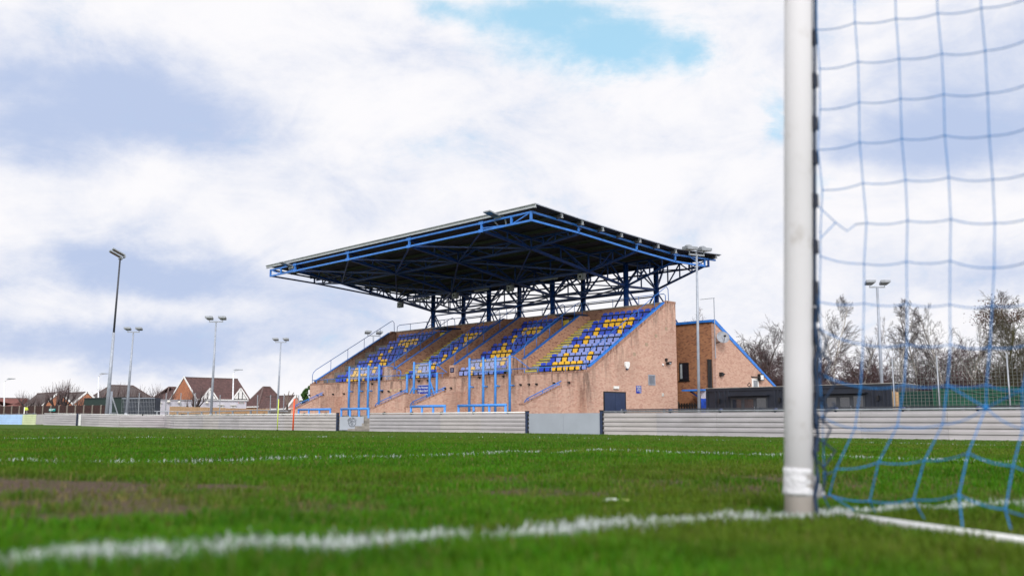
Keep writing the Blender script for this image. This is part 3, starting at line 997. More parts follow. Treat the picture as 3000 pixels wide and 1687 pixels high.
# trusses along the stand at every line of nodes
EB = {-0.25: 10.71, 4.85: 10.34, 8.52: 10.14, 11.75: 10.21}
for t, zb in NB[1:]:
    w = MB()
    ends = [0.1] + TS + [27.4]
    for i in range(len(ends) - 1):
        a, b = ends[i], ends[i + 1]
        za = EB[t] if i == 0 else zb
        zb2 = EB[t] if i == len(ends) - 2 else zb
        w.bar(S(a, t, za), S(b, t, zb2), .12)
        w.bar(S(a, t, tz(t)), S(b, t, tz(t)), .1)
        if i in (0, len(ends) - 2):
            n_ = 4
            for k in range(1, n_):
                f_ = k / n_
                sm, zm = a + (b - a) * f_, za + (zb2 - za) * f_
                w.bar(S(sm, t, zm), S(sm, t, tz(t)), .07)
                s2 = a + (b - a) * (f_ + (1 / n_ if i == 0 else -1 / n_)); z2 = za + (zb2 - za) * (f_ + (1 / n_ if i == 0 else -1 / n_))
                if k % 2 == 0:
                    w.bar(S(sm, t, tz(t)), S(s2, t, z2), .07)
                    s3 = a + (b - a) * (f_ - (1 / n_ if i == 0 else -1 / n_)); z3 = za + (zb2 - za) * (f_ - (1 / n_ if i == 0 else -1 / n_))
                    w.bar(S(sm, t, tz(t)), S(s3, t, z3), .07)
        else:
            mid = (a + b) / 2
            w.bar(S(mid, t, zb), S(mid, t, tz(t)), .07)
            q = (b - a) / 4
            w.bar(S(a, t, zb), S(a + q, t, tz(t)), .08); w.bar(S(b, t, zb), S(b - q, t, tz(t)), .08)
            w.bar(S(a + q, t, tz(t)), S(mid, t, zb), .07); w.bar(S(b - q, t, tz(t)), S(mid, t, zb), .07)
    w.build('longitudinal_truss', BLUED, stand)
# crossed bracing at bottom chord level
w = MB()
for i in range(len(TS) - 1):
    a, b = TS[i], TS[i + 1]
    for (ta, za), (tb, zb) in zip(NB[:-2], NB[1:-1]):
        if (i + int(ta > 0)) % 2 == 0:
            w.bar(S(a, tb, zb), S(b, ta, za), .09); w.bar(S(b, tb, zb), S(a, ta, za), .07)
        else:
            w.bar(S(a, ta, za), S(b, tb, zb), .09); w.bar(S(a, tb, zb), S(b, ta, za), .07)
    w.bar(S(a, 8.52, 8.97), S(b, 11.75, 9.05), .08); w.bar(S(b, 8.52, 8.97), S(a, 11.75, 9.05), .08)
w.build('roof_bracing', BLUED, stand)
w = MB()
for s in TS:                       # raking struts from the columns down behind the seating
    for t in (8.52, 11.75):
        for d in (-1.75, 1.75):
            w.bar(S(s + math.copysign(.15, d), t, 8.75), S(s + d, t, 6.6), .075)
        w.bar(S(s, t, 8.8), S(s, t + (1.1 if t < 9 else -1.1), 6.6), .07)
for i in range(3):
    for t in (8.52, 11.75):
        w.bar(S(TS[i], t, 8.6), S(TS[i + 1], t, 8.6), .08)
w.build('column_bracing', BLUED, stand)
# front and rear fascia frames
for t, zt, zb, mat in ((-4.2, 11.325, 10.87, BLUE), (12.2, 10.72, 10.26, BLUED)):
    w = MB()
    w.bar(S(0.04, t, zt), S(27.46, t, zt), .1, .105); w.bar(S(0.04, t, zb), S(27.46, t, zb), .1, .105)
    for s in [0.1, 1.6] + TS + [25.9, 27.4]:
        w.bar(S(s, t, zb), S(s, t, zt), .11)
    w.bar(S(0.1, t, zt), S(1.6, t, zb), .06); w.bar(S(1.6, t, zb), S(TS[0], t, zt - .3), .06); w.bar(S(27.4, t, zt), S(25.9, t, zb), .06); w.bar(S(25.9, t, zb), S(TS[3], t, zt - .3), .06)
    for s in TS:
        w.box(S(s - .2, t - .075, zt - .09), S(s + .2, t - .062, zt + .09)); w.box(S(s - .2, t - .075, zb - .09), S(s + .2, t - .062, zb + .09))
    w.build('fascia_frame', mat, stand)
for s in (0.1, 27.4):
    w = MB()
    tp = [(-4.13, 11.34), (-.43, 11.12), (4.76, 10.78), (8.57, 10.58), (13.0, 10.74)]
    bt = [(-4.13, 10.885), (-.43, 10.72), (4.74, 10.35), (8.57, 10.14), (11.77, 10.21)]
    for pr in (tp, bt):
        for (a, za), (b, zb) in zip(pr[:-1], pr[1:]):
            w.bar(S(s, a, za), S(s, b, zb), .1, .105)
    for (a, za), (b, zb) in zip(tp[1:4], bt[1:4]):
        w.bar(S(s, a, za), S(s, b, zb), .1)
    w.bar(S(s, 11.77, 10.21), S(s, 11.77, 10.68), .1)
    w.bar(S(s, 11.77, 10.21), S(s, 10.2, 10.6), .05)
    for (a, za) in tp[1:4]:
        w.box(S(s - .075, a - .22, za - .08), S(s - .062, a + .22, za + .09))
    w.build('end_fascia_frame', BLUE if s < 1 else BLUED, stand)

# ---------------------------------------------------------------- seats
def make_seat(key, word):
    t = thing('stadium_chair', word, 'seat', (0, 0, 0))
    w = MB()
    prof = []
    wd = .192
    for x, z in ((-wd, .46), (-wd, .74), (-wd * .9, .80), (-wd * .68, .835), (0, .845), (wd * .68, .835), (wd * .9, .80), (wd, .74), (wd, .46)):
        prof.append((x, .02 * (x / wd) ** 2 * -1 + (z - .46) * .16, z))
    w.prism(prof, (0, .03, 0))
    w.build('seat_back', SEATC[key], t)
    w = MB()
    w.prism([(-.19, -.125, .35), (-.2, -.09, .60), (.2, -.09, .60), (.19, -.125, .35), (.13, -.135, .315), (-.13, -.135, .315)], (0, .045, .006))
    w.build('seat_pan', SEATC[key], t)
    w = MB()
    w.box((-.205, -.112, .592), (.205, .0, .662)); w.box((.165, -.125, .1), (.225, .03, .46)); w.box((.205, -.1, .46), (.235, .03, .64)); w.box((-.215, -.06, .42), (-.185, .03, .6)); w.box((-.2, -.02, .40), (.2, .03, .46))  # brackets, plus a black bar over the pan standing in for the shaded gap
    w.build('bracket', BLACK, t)
    return t


PROTO = {}
CW = {'D': 'dark royal blue', 'B': 'mid blue', 'L': 'faded lavender blue', 'Y': 'amber yellow'}
SEATMAP = {   # rows listed from the top, seats from the left
    'rightmost': (4.27, .484, ['BBBBBBBBB', 'DBYYYYYBB', 'BBYBBBYBB', 'DBYLLLLLB', 'LLYLLLLLL', 'DLYLLLYLL', 'DDYYYYYLL']),
    'right-centre': (11.55, .484, ['DBBBBBBBB', 'BBYYYYBBB', 'BBYBBBBBB', 'BBYBBBBBB', 'BBYYYYBBB', 'LLYLLLYBB', 'LLYLLLLBB']),
    'left-centre': (17.0, .47, ['DBBBBBB', 'BYYYYBB', 'BBBYBBB', 'BBBYBBB', 'BBBYBBB', 'LLLYLBB', 'BLYLLBB']),
    'leftmost': (25.85, .484, ['BBBBBBBBBBBB', 'BBBYYYYYBBBB', 'BBBYBBBYBBBB', 'BBBYBBBBBBBB', 'BBBYBBYYBBBB', 'BBYYLLBYBBBB', 'DDDYYYYYBBBB'])}
rown = ['top', 'second', 'third', 'fourth', 'fifth', 'sixth', 'bottom']
for blk, (s0, pitch, rows) in SEATMAP.items():
    for i, row in enumerate(rows):
        r = 6 - i
        for k, ch in enumerate(row):
            lab = f"{CW[ch]} tip-up seat, {ORD[k + 1]} from left in the {rown[i]} row of {blk} seating block"
            if ch not in PROTO:
                o = PROTO[ch] = make_seat(ch, lab)
            else:
                o = dup(PROTO[ch])
            o.location = S(s0 - pitch * k, 1.0 + TR * r - .06 + random.uniform(-.008, .008), Z0 + RI * r)
            o['label'] = lab
            o['group'] = 'tip-up seats in the grandstand'

# ---------------------------------------------------------------- fittings on the stand
sg = thing('stand_sign', 'blue sign with white lettering above the dark doorway of the stand', 'sign', S(14.37, -.02, 1.9))
w = MB(); w.box(S(14.95, -.045, 1.9), S(13.8, -.003, 2.6)); w.build('sign_panel', SIGNBLUE, sg)
w = MB(); w.box(S(14.97, -.04, 2.58), S(13.78, -.003, 2.615)); w.build('sign_edge', WHITE, sg)
text('The Norman', .235, WHITE, sg, S(14.375, -.05, 2.44), (1, 0, 0), (0, 0, 1), xs=.88)
text('Hebbron Stand', .235, WHITE, sg, S(14.375, -.05, 2.225), (1, 0, 0), (0, 0, 1), xs=.72)
w = MB(); w.ball(S(14.75, -.05, 2.02), .075, 8, 6, (1, .15, 1)); w.box(S(14.8, -.055, 1.93), S(14.74, -.046, 1.99))
for k in range(7):
    w.ball(S(14.53 - k * .1, -.05, 2.0 + .01 * (k % 2)), .042, 6, 4, (1.1, .2, .8))
w.build('sign_mark', WHITE, sg)
ns = thing('notice_sign', 'small navy no ball games notice on the brick end wall', 'sign', (0.01, 4.56, 1.87))
w = MB(); w.box((0.003, 4.33, 1.87), (0.025, 4.79, 2.31)); w.build('sign_panel', SIGNBLUE, ns)
for body, z, sz, xs in (('NO BALL', 2.235, .125, .78), ('GAMES', 2.12, .125, .8), ('BY ORDER', 2.015, .09, .8)):
    text(body, sz, M('cream_lettering', (.75, .74, .6), .5), ns, (0.028, 4.56, z), (0, 1, 0), (0, 0, 1), xs=xs)
w = MB(); w.box((0.026, 4.62, 1.9), (0.03, 4.76, 1.925)); w.build('sign_mark', WHITE, ns)
ts = thing('small_sign', 'small dark navy sign with two short lines on the brick pier between seating blocks', 'sign', S(12.15, .57, 3.3))
w = MB(); w.box(S(12.32, .555, 3.38), S(11.95, .577, 3.68)); w.build('sign_panel', M('deep_navy', (.014, .014, .06), .5), ts)
w = MB(); w.box(S(12.22, .549, 3.56), S(12.03, .554, 3.60)); w.box(S(12.26, .549, 3.46), S(12.0, .554, 3.51)); w.build('sign_mark', M('dull_lilac', (.3, .3, .42), .6), ts)
al = thing('alarm_box', 'white shield-shaped alarm box on the brick end wall', 'alarm', (0.02, 3.48, 3.4))
w = MB(); w.prism([(0.003, 3.28, 3.6), (0.003, 3.34, 3.66), (0.003, 3.62, 3.66), (0.003, 3.68, 3.6), (0.003, 3.66, 3.42), (0.003, 3.56, 3.27), (0.003, 3.40, 3.27), (0.003, 3.30, 3.42)], (.1, 0, 0)); w.build('alarm_cover', WHITE, al)
w = MB(); w.box((0.003, 3.40, 3.20), (.09, 3.56, 3.268)); w.build('strobe', NAVY, al)
el_ = thing('bulkhead_light', 'white bulkhead light above the navy side door', 'light', (0.02, 2.47, 2.07))
w = MB(); w.box((0.003, 2.24, 2.07), (.09, 2.70, 2.24)); w.build('light_cover', OFFWHITE, el_)
w = MB(); w.box((.091, 2.27, 2.10), (.095, 2.67, 2.21)); w.build('diffuser', WHITE, el_)
jb = thing('junction_box', 'small pale junction box low on the end wall near its rear corner', 'box', (0.02, 6.84, 1.75))
w = MB(); w.box((0.003, 6.76, 1.74), (.05, 6.92, 1.92)); w.build('box_cover', OFFWHITE, jb); w = MB(); w.box((.051, 6.80, 1.80), (.055, 6.88, 1.86)); w.build('box_plate', GALV, jb)
jb2 = thing('junction_box', 'pale grey junction box on the rear brick wall above the right seats', 'box', S(5.1, 7.85, 7.0))
w = MB(); w.box(S(5.2, 7.78, 6.98), S(4.88, 7.897, 7.2)); w.build('box_cover', GALVL, jb2)
w = MB(); w.tube([S(5.05, 7.88, 6.98), S(5.1, 7.88, 6.6), S(5.5, 7.88, 6.45), S(5.8, 7.88, 6.5)], .012, 5); w.build('cable', BLACK, jb2)
fl = thing('security_light', 'black security light on a stalk high on the end wall', 'light', (0.02, 7.24, 3.7))
w = MB(); w.box((.003, 7.16, 3.86), (.12, 7.28, 4.02)); w.tube([(.06, 7.22, 3.9), (.12, 7.26, 3.7)], .025, 6); w.build('bracket', BLACK, fl)
w = MB(); w.prism([(.05, 7.18, 3.76), (.05, 7.5, 3.84), (.05, 7.42, 3.64), (.05, 7.24, 3.64)], (.22, 0, 0)); w.build('lamp_head', BLACK, fl)
w = MB(); w.box((.271, 7.25, 3.67), (.276, 7.42, 3.75)); w.build('lamp_glass', LAMPGLASS, fl)
cm = thing('dome_camera', 'tiny white dome camera beside the black security light', 'camera', (0.02, 6.9, 3.6))
w = MB(); w.box((.003, 6.86, 3.64), (.03, 6.94, 3.7)); w.build('mount', WHITE, cm); w = MB(); w.ball((.05, 6.9, 3.62), .06); w.build('dome', WHITE, cm, True)
cm = thing('dome_camera', 'white bullet camera hanging on the rear brick wall of the left-centre block', 'camera', S(17.3, 7.85, 7.0))
w = MB(); w.box(S(17.28, 7.8, 7.0), S(17.2, 7.897, 7.3)); w.build('mount', BLACK, cm); w = MB(); w.ball(S(17.35, 7.8, 7.02), .11); w.build('dome', WHITE, cm, True)

# small black lamps on the front wall
lamps = []
for ox, oy, k, lst in ((860, 1000, 5.573, [(260, 878), (390, 875), (483, 870), (647, 862), (822, 855), (1283, 692)]),
                       (1000, 1040, 6.3, [(47, 712), (752, 678), (875, 668), (1103, 660), (1432, 478), (1600, 470)]),
                       (1400, 860, 3.5333, [(18, 868), (263, 855), (443, 943), (530, 940), (608, 937), (790, 927), (945, 921)]),
                       (860, 860, 3.5333, [(1570, 982), (1632, 978), (1925, 868)])):
    for px, py in lst:
        p = onY(ox + px / k, oy + py / k, -0.06)
        lamps.append((p.x, p.z))
lamps.sort()
proto = None
for i, (x, z) in enumerate(lamps):
    lab = f'small black wall lamp on the front brick wall, {ORD[i + 1]} of its kind from the left'
    if proto is None:
        proto = thing('wall_lamp', lab, 'lamp', (x, -.06, z))
        w = MB(); w.box((x - .04, -.04, z - .06), (x + .04, -.003, z + .03)); w.build('mount', BLACK, proto)
        w = MB(); w.prism([(x - .065, -.05, z + .06), (x + .065, -.05, z + .06), (x + .06, -.05, z - .02), (x - .06, -.05, z - .02)], (0, -.09, 0)); w.tube([(x, -.08, z - .02), (x, -.07, z - .06)], .02, 6); w.build('lamp_head', BLACK, proto)
        o = proto
    else:
        o = dup(proto)
        o.location = (x, -.06, z)
    tag(o, lab, 'lamp', 'small black lamps on the front wall')


# floodlights on the roof edge, loudspeakers and strip lights under the roof
def panel_light(px, py, lab):
    p = onY(px, py, -4.55)
    t = thing('roof_floodlight', lab, 'floodlight', p, 'floodlights on the roof edge')
    x, y, z = p
    w = MB(); w.prism([(x - .27, y - .55, z + .17), (x + .27, y - .55, z + .17), (x + .27, y + .3, z - .02), (x - .27, y + .3, z - .02)], (0, .02, .07)); w.build('lamp_head', GALV, t)
    w = MB(); w.prism([(x - .23, y - .5, z + .15), (x + .23, y - .5, z + .15), (x + .23, y + .2, z - .002), (x - .23, y + .2, z - .002)], (0, 0, -.012)); w.build('lamp_glass', M('floodlight_glass_blue', (.10, .15, .22), .1, .1), t)
    w = MB(); w.box((x - .28, y + .3, z - .16), (x + .28, y + .4, z + .06)); w.tube([(x + .38, y + .36, z + .05), (x + .42, y + .5, z - .2), (x + .36, y + .65, z - .5)], .05, 6); w.tube([(x - .3, y + .36, z - .2), (x - .3, y + .65, z - .4)], .04, 6); w.build('mount', GALVL, t)


panel_light(841, 779, 'flat grey floodlight on the left end of the roof edge')
panel_light(1446, 634, 'flat grey floodlight on the roof edge near its right corner')
for i, (px, py, lab) in enumerate(((1170, 893, 'grey horn loudspeaker under the left end of the roof'), (1331, 866, 'grey horn loudspeaker under the roof, second from left'),
                                   (1492, 844, 'grey horn loudspeaker under the roof, third from left'), (1701, 810, 'grey horn loudspeaker under the roof, rightmost of four'))):
    p = onY(px, py, 4.6)
    x, y, z = p
    t = thing('loudspeaker', lab, 'loudspeaker', p, 'loudspeakers under the roof')
    w = MB(); w.box((x - .26, y - .02, z - .2), (x + .26, y + .22, z + .2)); w.build('speaker_case', M('speaker_grey', (.20, .21, .22), .6), t)
    w = MB(); w.tube([(x, y - .05, z), (x, y - .021, z)], [.17, .13], 14); w.build('horn_rim', M('speaker_pale', (.36, .37, .38), .5), t)
    w = MB(); w.tube([(x, y - .058, z), (x, y - .051, z)], .10, 12); w.build('horn_throat', BLACK, t)
    w = MB(); w.tube([(x, y + .1, z + .2), (x, y + .15, z + .62)], .03, 6); w.tube([(x - .26, y + .1, z), (x - .3, y + .1, z + .25), (x, y + .12, z + .3)], .02, 5); w.build('mount', BLACK, t)
for i, (px, py) in enumerate(((1240, 876), (1411, 850), (1416, 847), (1608, 818))):
    if i == 2:
        continue
    p = onY(px, py, 6.3)
    x, y, z = p
    t = thing('strip_light', f'slim grey strip light under the roof, {["leftmost", "middle", "", "rightmost"][i]} of three', 'light', p, 'strip lights under the roof')
    w = MB(); w.box((x - .8, y - .06, z), (x + .8, y + .06, z + .07)); w.build('light_body', GALV, t)
    w = MB(); w.box((x - .76, y - .05, z - .06), (x + .76, y + .05, z - .002)); w.build('diffuser', M('pale_diffuser', (.5, .5, .5), .4), t)
    w = MB(); w.tube([(x - .6, y, z + .07), (x - .6, y, z + .8)], .012, 5); w.tube([(x + .6, y, z + .07), (x + .6, y, z + .8)], .012, 5); w.build('hanger', BLACK, t)

# blue crowd barriers on the steps in front of the stand
for i, (sa, sb, lab) in enumerate(((22.3, 18.4, 'chunky blue tubular barrier furthest left in front of the stand'), (17.1, 14.1, 'chunky blue tubular barrier behind the crested grey gate'),
                                   (9.8, 6.7, 'chunky blue tubular barrier in front of the doorway stairs'), (5.5, 1.7, 'chunky blue tubular barrier furthest right in front of the stand'))):
    t = thing('crowd_barrier', lab, 'barrier', S((sa + sb) / 2, -4.55, -.38), 'blue barriers in front of the stand')
    zt = 1.02 + (0.0 if i < 2 else .09)
    w = MB(); w.tube([S(sa + .05, -4.55, zt), S(sb - .05, -4.55, zt)], .075, 10); w.build('top_rail', BLUEP, t, True)
    n = 4
    for k in range(n):
        s_ = sa + (sb - sa) * k / (n - 1)
        w = MB(); w.tube([S(s_, -4.55, -.38), S(s_, -4.55, zt - .02)], .065, 10); w.build('leg', BLUEP, t, True)

#@@boards
# ------------------------------------------------------------------ perimeter boards, gates and poles
BY = -6.5


def base_at(x, y):
    return float(gz(x, y))


def bx(px):
    return onY(px, 1250, BY).x


def board_run(name, label, pts, panel=2.9, mat=BOARDM, hb=0.985, caps=2.45, rail=True, group='grey horizontal boards round the pitch', mats=None):
    """pts: ground points along the run (left to right as seen from the pitch)"""
    pts = [Vector(p) for p in pts]
    c = sum(pts, Vector()) / len(pts)
    t = thing(name, label, 'fence', c, group)
    for i, (p, q) in enumerate(zip(pts[:-1], pts[1:])):
        n = max(1, round((q - p).length / panel))
        d = (q - p).normalized()
        out = Vector((d.y, -d.x, 0)).normalized()
        for k in range(n):
            a = p + (q - p) * (k / n) + d * .004
            b = p + (q - p) * ((k + 1) / n) - d * .004
            w = MB()
            prof = [(-.07, -0.06)]
            N = 5
            ph = hb / N
            for j in range(N):
                z0 = j * ph - (0.06 if j == 0 else 0)
                prof += [(.03, z0 + .002), (.03, z0 + ph * .52), (.014, z0 + ph * .60), (.012, j * ph + ph - .034), (-.03, j * ph + ph - .030), (-.03, j * ph + ph)]
            prof += [(-.07, hb)]
            w.prism([a + out * o + Vector((0, 0, z)) for o, z in prof], b - a)
            w.build('board_panel', random.choice(BOARDV) if mat is BOARDM else mat, t)
    w = MB()
    up = Vector((0, 0, hb + .045))
    if rail:
        w.tube([p + up for p in pts], .032, 8)
        w.build('top_rail', WHITE if rail is True else GALV, t, True)
    w = MB()
    w2 = MB()
    for p, q in zip(pts[:-1], pts[1:]):
        n = max(1, int((q - p).length / caps))
        d = (q - p).normalized()
        out = Vector((d.y, -d.x, 0)).normalized()
        for k in range(n):
            a = p + (q - p) * ((k + .5) / n)
            cap = MB()
            cap.tube([a - out * .09 + Vector((0, 0, hb - .03)), a - out * .09 + Vector((0, 0, hb + .055)), a - out * .08 + Vector((0, 0, hb + .1)), a - out * .05 + Vector((0, 0, hb + .115))], [.075, .075, .07, .03], 8)
            cap.box(a - out * .02 - d * .05 + Vector((0, 0, hb)), a + out * .02 + d * .05 + Vector((0, 0, hb + .1)))
            cap.tube([a - out * .09 + Vector((0, 0, -.1)), a - out * .09 + Vector((0, 0, hb - .03))], .055, 8)
            cap.build('rail_post', BLACK if rail is True else NAVY, t, True)
    return t


def gp(x, y):
    return Vector((x, y, base_at(x, y)))


board_run('pitch_board_fence', 'long pale grey board fence from the double gate past the goal post', [gp(bx(1766), BY), gp(34, BY)], rail='dark')
board_run('pitch_board_fence', 'pale grey board fence between the crested gate and the plain double gate', [gp(bx(1083), BY), gp(bx(1541), BY)])
far = [at(232, 1245.5, 84), at(350, 1248.5, 80), at(480, 1254, 82)]
pl = [gp(p.x, p.y) for p in far] + [gp(-38.0, BY + .3), gp(-30, BY), gp(bx(985), BY)]
for q, v in zip(pl[:3], (1245.8, 1248.8, 1254.3)):
    r_ = math.hypot(q.x - CAM.x, q.y - CAM.y)
board_run('pitch_board_fence', 'pale grey board fence dipping along the left side up to the crested gate', pl)
farl = [at(128, 1243.5, 88), at(228, 1245.3, 84.3)]
board_run('pitch_board_fence', 'short pale grey board fence at left between lime boards and a white panel', [gp(p.x, p.y) for p in farl])
lim = [at(-40, 1242, 101), at(64, 1242.5, 95)]
board_run('pitch_board_fence', 'pale blue board fence at the left edge behind the corner flag', [gp(p.x, p.y) for p in lim], mat=BOARDBLUE, rail='dark')
lim = [at(65, 1242.5, 95), at(104, 1243, 91)]
board_run('pitch_board_fence', 'pale lime board fence beside the corner flag', [gp(p.x, p.y) for p in lim], mat=BOARDGREEN, rail='dark', panel=6)


def plain_panel(name, label, cat, p, q, hb, mat, zoff=0.03, th=.05, split=1, posts=()):
    t = thing(name, label, cat, (p + q) / 2)
    d = (q - p).normalized(); out = Vector((d.y, -d.x, 0))
    for k in range(split):
        a = p + (q - p) * (k / split) + d * .006; b = p + (q - p) * ((k + 1) / split) - d * .006
        w = MB(); w.prism([a + out * .02 + Vector((0, 0, zoff)), a + out * .02 + Vector((0, 0, hb)), a - out * (th - .02) + Vector((0, 0, hb)), a - out * (th - .02) + Vector((0, 0, zoff))], b - a)
        w.build('gate_leaf' if cat == 'gate' else 'panel', mat, t)
    w = MB()
    for k in (0.06, .94):
        c = p + (q - p) * k - out * .08
        w.tube([c + Vector((0, 0, -.1)), c + Vector((0, 0, hb - .05))], .04, 8)
    w.build('gate_frame' if cat == 'gate' else 'post', GALV, t)
    return t


a, b = at(105, 1243, 91), at(127, 1243.4, 88.1)
plain_panel('plain_board', 'plain grey board panel between lime boards and grey boards', 'panel', gp(a.x, a.y), gp(b.x, b.y), .97, BOARDM)
a, b = at(229.5, 1245.4, 84.2), at(238, 1245.8, 83.8)
plain_panel('plain_board', 'narrow white panel beside a black post in the left boards', 'panel', gp(a.x, a.y) + Vector((.05, -.1, 0)), gp(b.x, b.y) + Vector((.05, -.1, 0)), .99, WHITE)
G0 = gp(bx(994), BY + .02)
G1 = G0 + _rt * 1.46 + _fh * .06
cg = plain_panel('pitch_gate', 'grey gate with a round black club crest, in front of the entrance steps', 'gate', G0, G1, .86, GATEM, zoff=.05)
plain_panel('pitch_gate', 'plain grey double gate in front of the right end of the stand', 'gate', gp(bx(1549), BY), gp(bx(1761), BY), .975, GATEM, split=2)


def black_post(px, lab, y=BY, p=None):
    p = p or gp(bx(px), y)
    t = thing('board_post', lab, 'post', p, 'black posts between the boards')
    w = MB(); w.box(p + Vector((-.075, -.07, -.1)), p + Vector((.075, .05, 1.05))); w.build('post_body', NAVY, t)
    w = MB()
    for k in range(5):
        w.box(p + Vector((.076, -.085, .05 + k * .2)), p + Vector((.13, -.02, .15 + k * .2)))
    w.build('bracket', BLACK, t)
    w = MB(); w.box(p + Vector((-.085, -.08, 1.051)), p + Vector((.085, .06, 1.10))); w.build('post_cap', BLACK, t)


black_post(989, 'black post on the left side of the crested gate')
black_post(1545, 'black post between the centre boards and the plain double gate')
black_post(1764, 'thin dark post on the right side of the plain double gate')
p = at(228.6, 1245.4, 84.0)
black_post(0, 'black post beside the narrow white panel at left', p=gp(p.x, p.y) + Vector((-.02, -.1, 0)))


# club crest on the gate: ring, two balls, shield strokes and lettering round the rim
def crest():
    dx = (G1 - G0).normalized(); out = Vector((dx.y, -dx.x, 0)); ctr = G0 + dx * .76 + out * .024 + Vector((0, 0, .50))

    def W(x, z, o_=0.0):
        return ctr + dx * x + Vector((0, 0, z)) + out * o_
    w = MB()

    def ring(x, z, r, wd, n=40):
        vs = []
        for k in range(n):
            a_ = 2 * math.pi * k / n
            for rr in (r - wd, r):
                vs.append(W(x + rr * math.cos(a_), z + rr * math.sin(a_), .005)); vs.append(W(x + rr * math.cos(a_), z + rr * math.sin(a_)))
        fs = []
        for k in range(n):
            i, j = k * 4, ((k + 1) % n) * 4
            fs += [(i, i + 2, j + 2, j), (i + 1, j + 1, j + 3, i + 3), (i + 2, i + 3, j + 3, j + 2), (i, j, j + 1, i + 1)]
        w.add(vs, fs)
    R = .235
    ring(0, 0, R, .022); ring(-.055, .095, .08, .016, 20); ring(0, -.10, .07, .014, 20); ring(0, -.10, .026, .014, 12)
    w.tube([W(-.055, .095, .005), W(-.055, .095)], .032, 10)
    for (xa, za), (xb, zb) in (((-.17, .01), (.0, .0)), ((-.18, -.06), (-.04, .0)), ((-.17, .01), (-.18, -.06)), ((.02, .12), (.17, .06)), ((.17, .06), (.03, -.01)), ((.02, .07), (.14, .06))):
        w.bar(W(xa, za, .003), W(xb, zb, .003), .006, .012)
    for k in range(11):
        a_ = math.radians(-132 + k * 8.4)
        w.bar(W((R + .022) * math.cos(a_), (R + .022) * math.sin(a_), .003), W((R + .04) * math.cos(a_), (R + .04) * math.sin(a_), .003), .006, .02)
    w.build('crest', M('crest_black', (.012, .014, .03), .5), cg)
    s_ = 'GARFORTH TOWN A.F.C.'
    for k, ch in enumerate(s_):
        if ch == ' ':
            continue
        a_ = math.radians(158 - k * (136 / (len(s_) - 1)))
        r = R + .052
        text(ch, .08, MATS['crest_black'], cg, W(r * math.cos(a_), r * math.sin(a_), .003), dx * math.sin(a_) + Vector((0, 0, -math.cos(a_))), dx * math.cos(a_) + Vector((0, 0, math.sin(a_))))


crest()

LIME = M('lime_plastic', (.62, .74, .09), .45, .06)
ORANGE = M('orange_plastic', (.80, .10, .03), .45, .06)
for lab, px, pb, pt, mt in (('slim lime yellow marker pole standing by the touchline', 812, 1261.5, 1169, LIME), ('bright orange marker pole nearer the crested gate', 858, 1262.5, 1168, ORANGE)):
    b = onY(px, pb, -8.3)
    g0 = gp(b.x, b.y)
    zt = onY(px, pt, -8.3).z
    t = thing('marker_pole', lab, 'pole', g0)
    w = MB(); w.tube([g0, g0 + Vector((.06, .0, zt - g0.z))], .03 if mt is LIME else .05, 8); w.build('pole', mt, t, True)
    w = MB(); w.tube([g0 + Vector((0, 0, -.02)), g0 + Vector((0, 0, .05))], .055, 8); w.build('ground_socket', BLACK, t)
b = onY(68, 1243, -8.5)
g0 = gp(b.x, b.y); zt = onY(70, 1192, -8.5).z
t = thing('corner_flag', 'white corner flag pole with a small lime pennant at far left', 'flag', g0)
w = MB(); w.tube([g0, (g0.x + .05, g0.y, zt)], .045, 8); w.build('pole', WHITE, t, True)
w = MB(); q = Vector((g0.x + .05, g0.y, zt)); w.prism([q + Vector((.02, 0, 0)), q + Vector((.12, .02, -.05)) + _rt * .25, q + _rt * .36 + Vector((0, 0, -.30)), q + Vector((.02, 0, -.33))], Vector((0, .02, 0))); w.build('pennant', LIME, t)

# low mesh barrier behind the right-hand boards
y = -5.3
x0, x1 = onY(1822, 1200, y).x, 33
zt = onY(1900, 1199, y).z
t = thing('mesh_barrier', 'low steel barrier with mesh infill behind the right-hand boards', 'barrier', ((x0 + x1) / 2, y, -.36))
w = MB(); w.box((x0, y - .03, zt - .025), (x1, y + .03, zt + .025)); w.box((x0, y - .02, -.1), (x1, y + .02, -.06)); w.build('top_rail', M('dark_rail_steel', (.05, .055, .065), .5, metal=.3), t)
w = MB()
for x in np.arange(x0 + .1, x1, .14):
    w.box((x - .006, y - .006, -.06), (x + .006, y + .006, zt - .02))
for z in np.arange(.02, zt - .05, .12):
    w.box((x0, y - .005, z), (x1, y + .005, z + .01))
w.build('mesh_infill', MATS['dark_rail_steel'], t)
for px in (1820, 1943, 2072, 2217, 2360, 2510, 2660, 2820, 2980):
    x = onY(px, 1200, y).x
    w = MB(); w.box((x - .04, y + .031, -.4), (x + .04, y + .08, zt + .03)); w.build('post', GALVL, t)

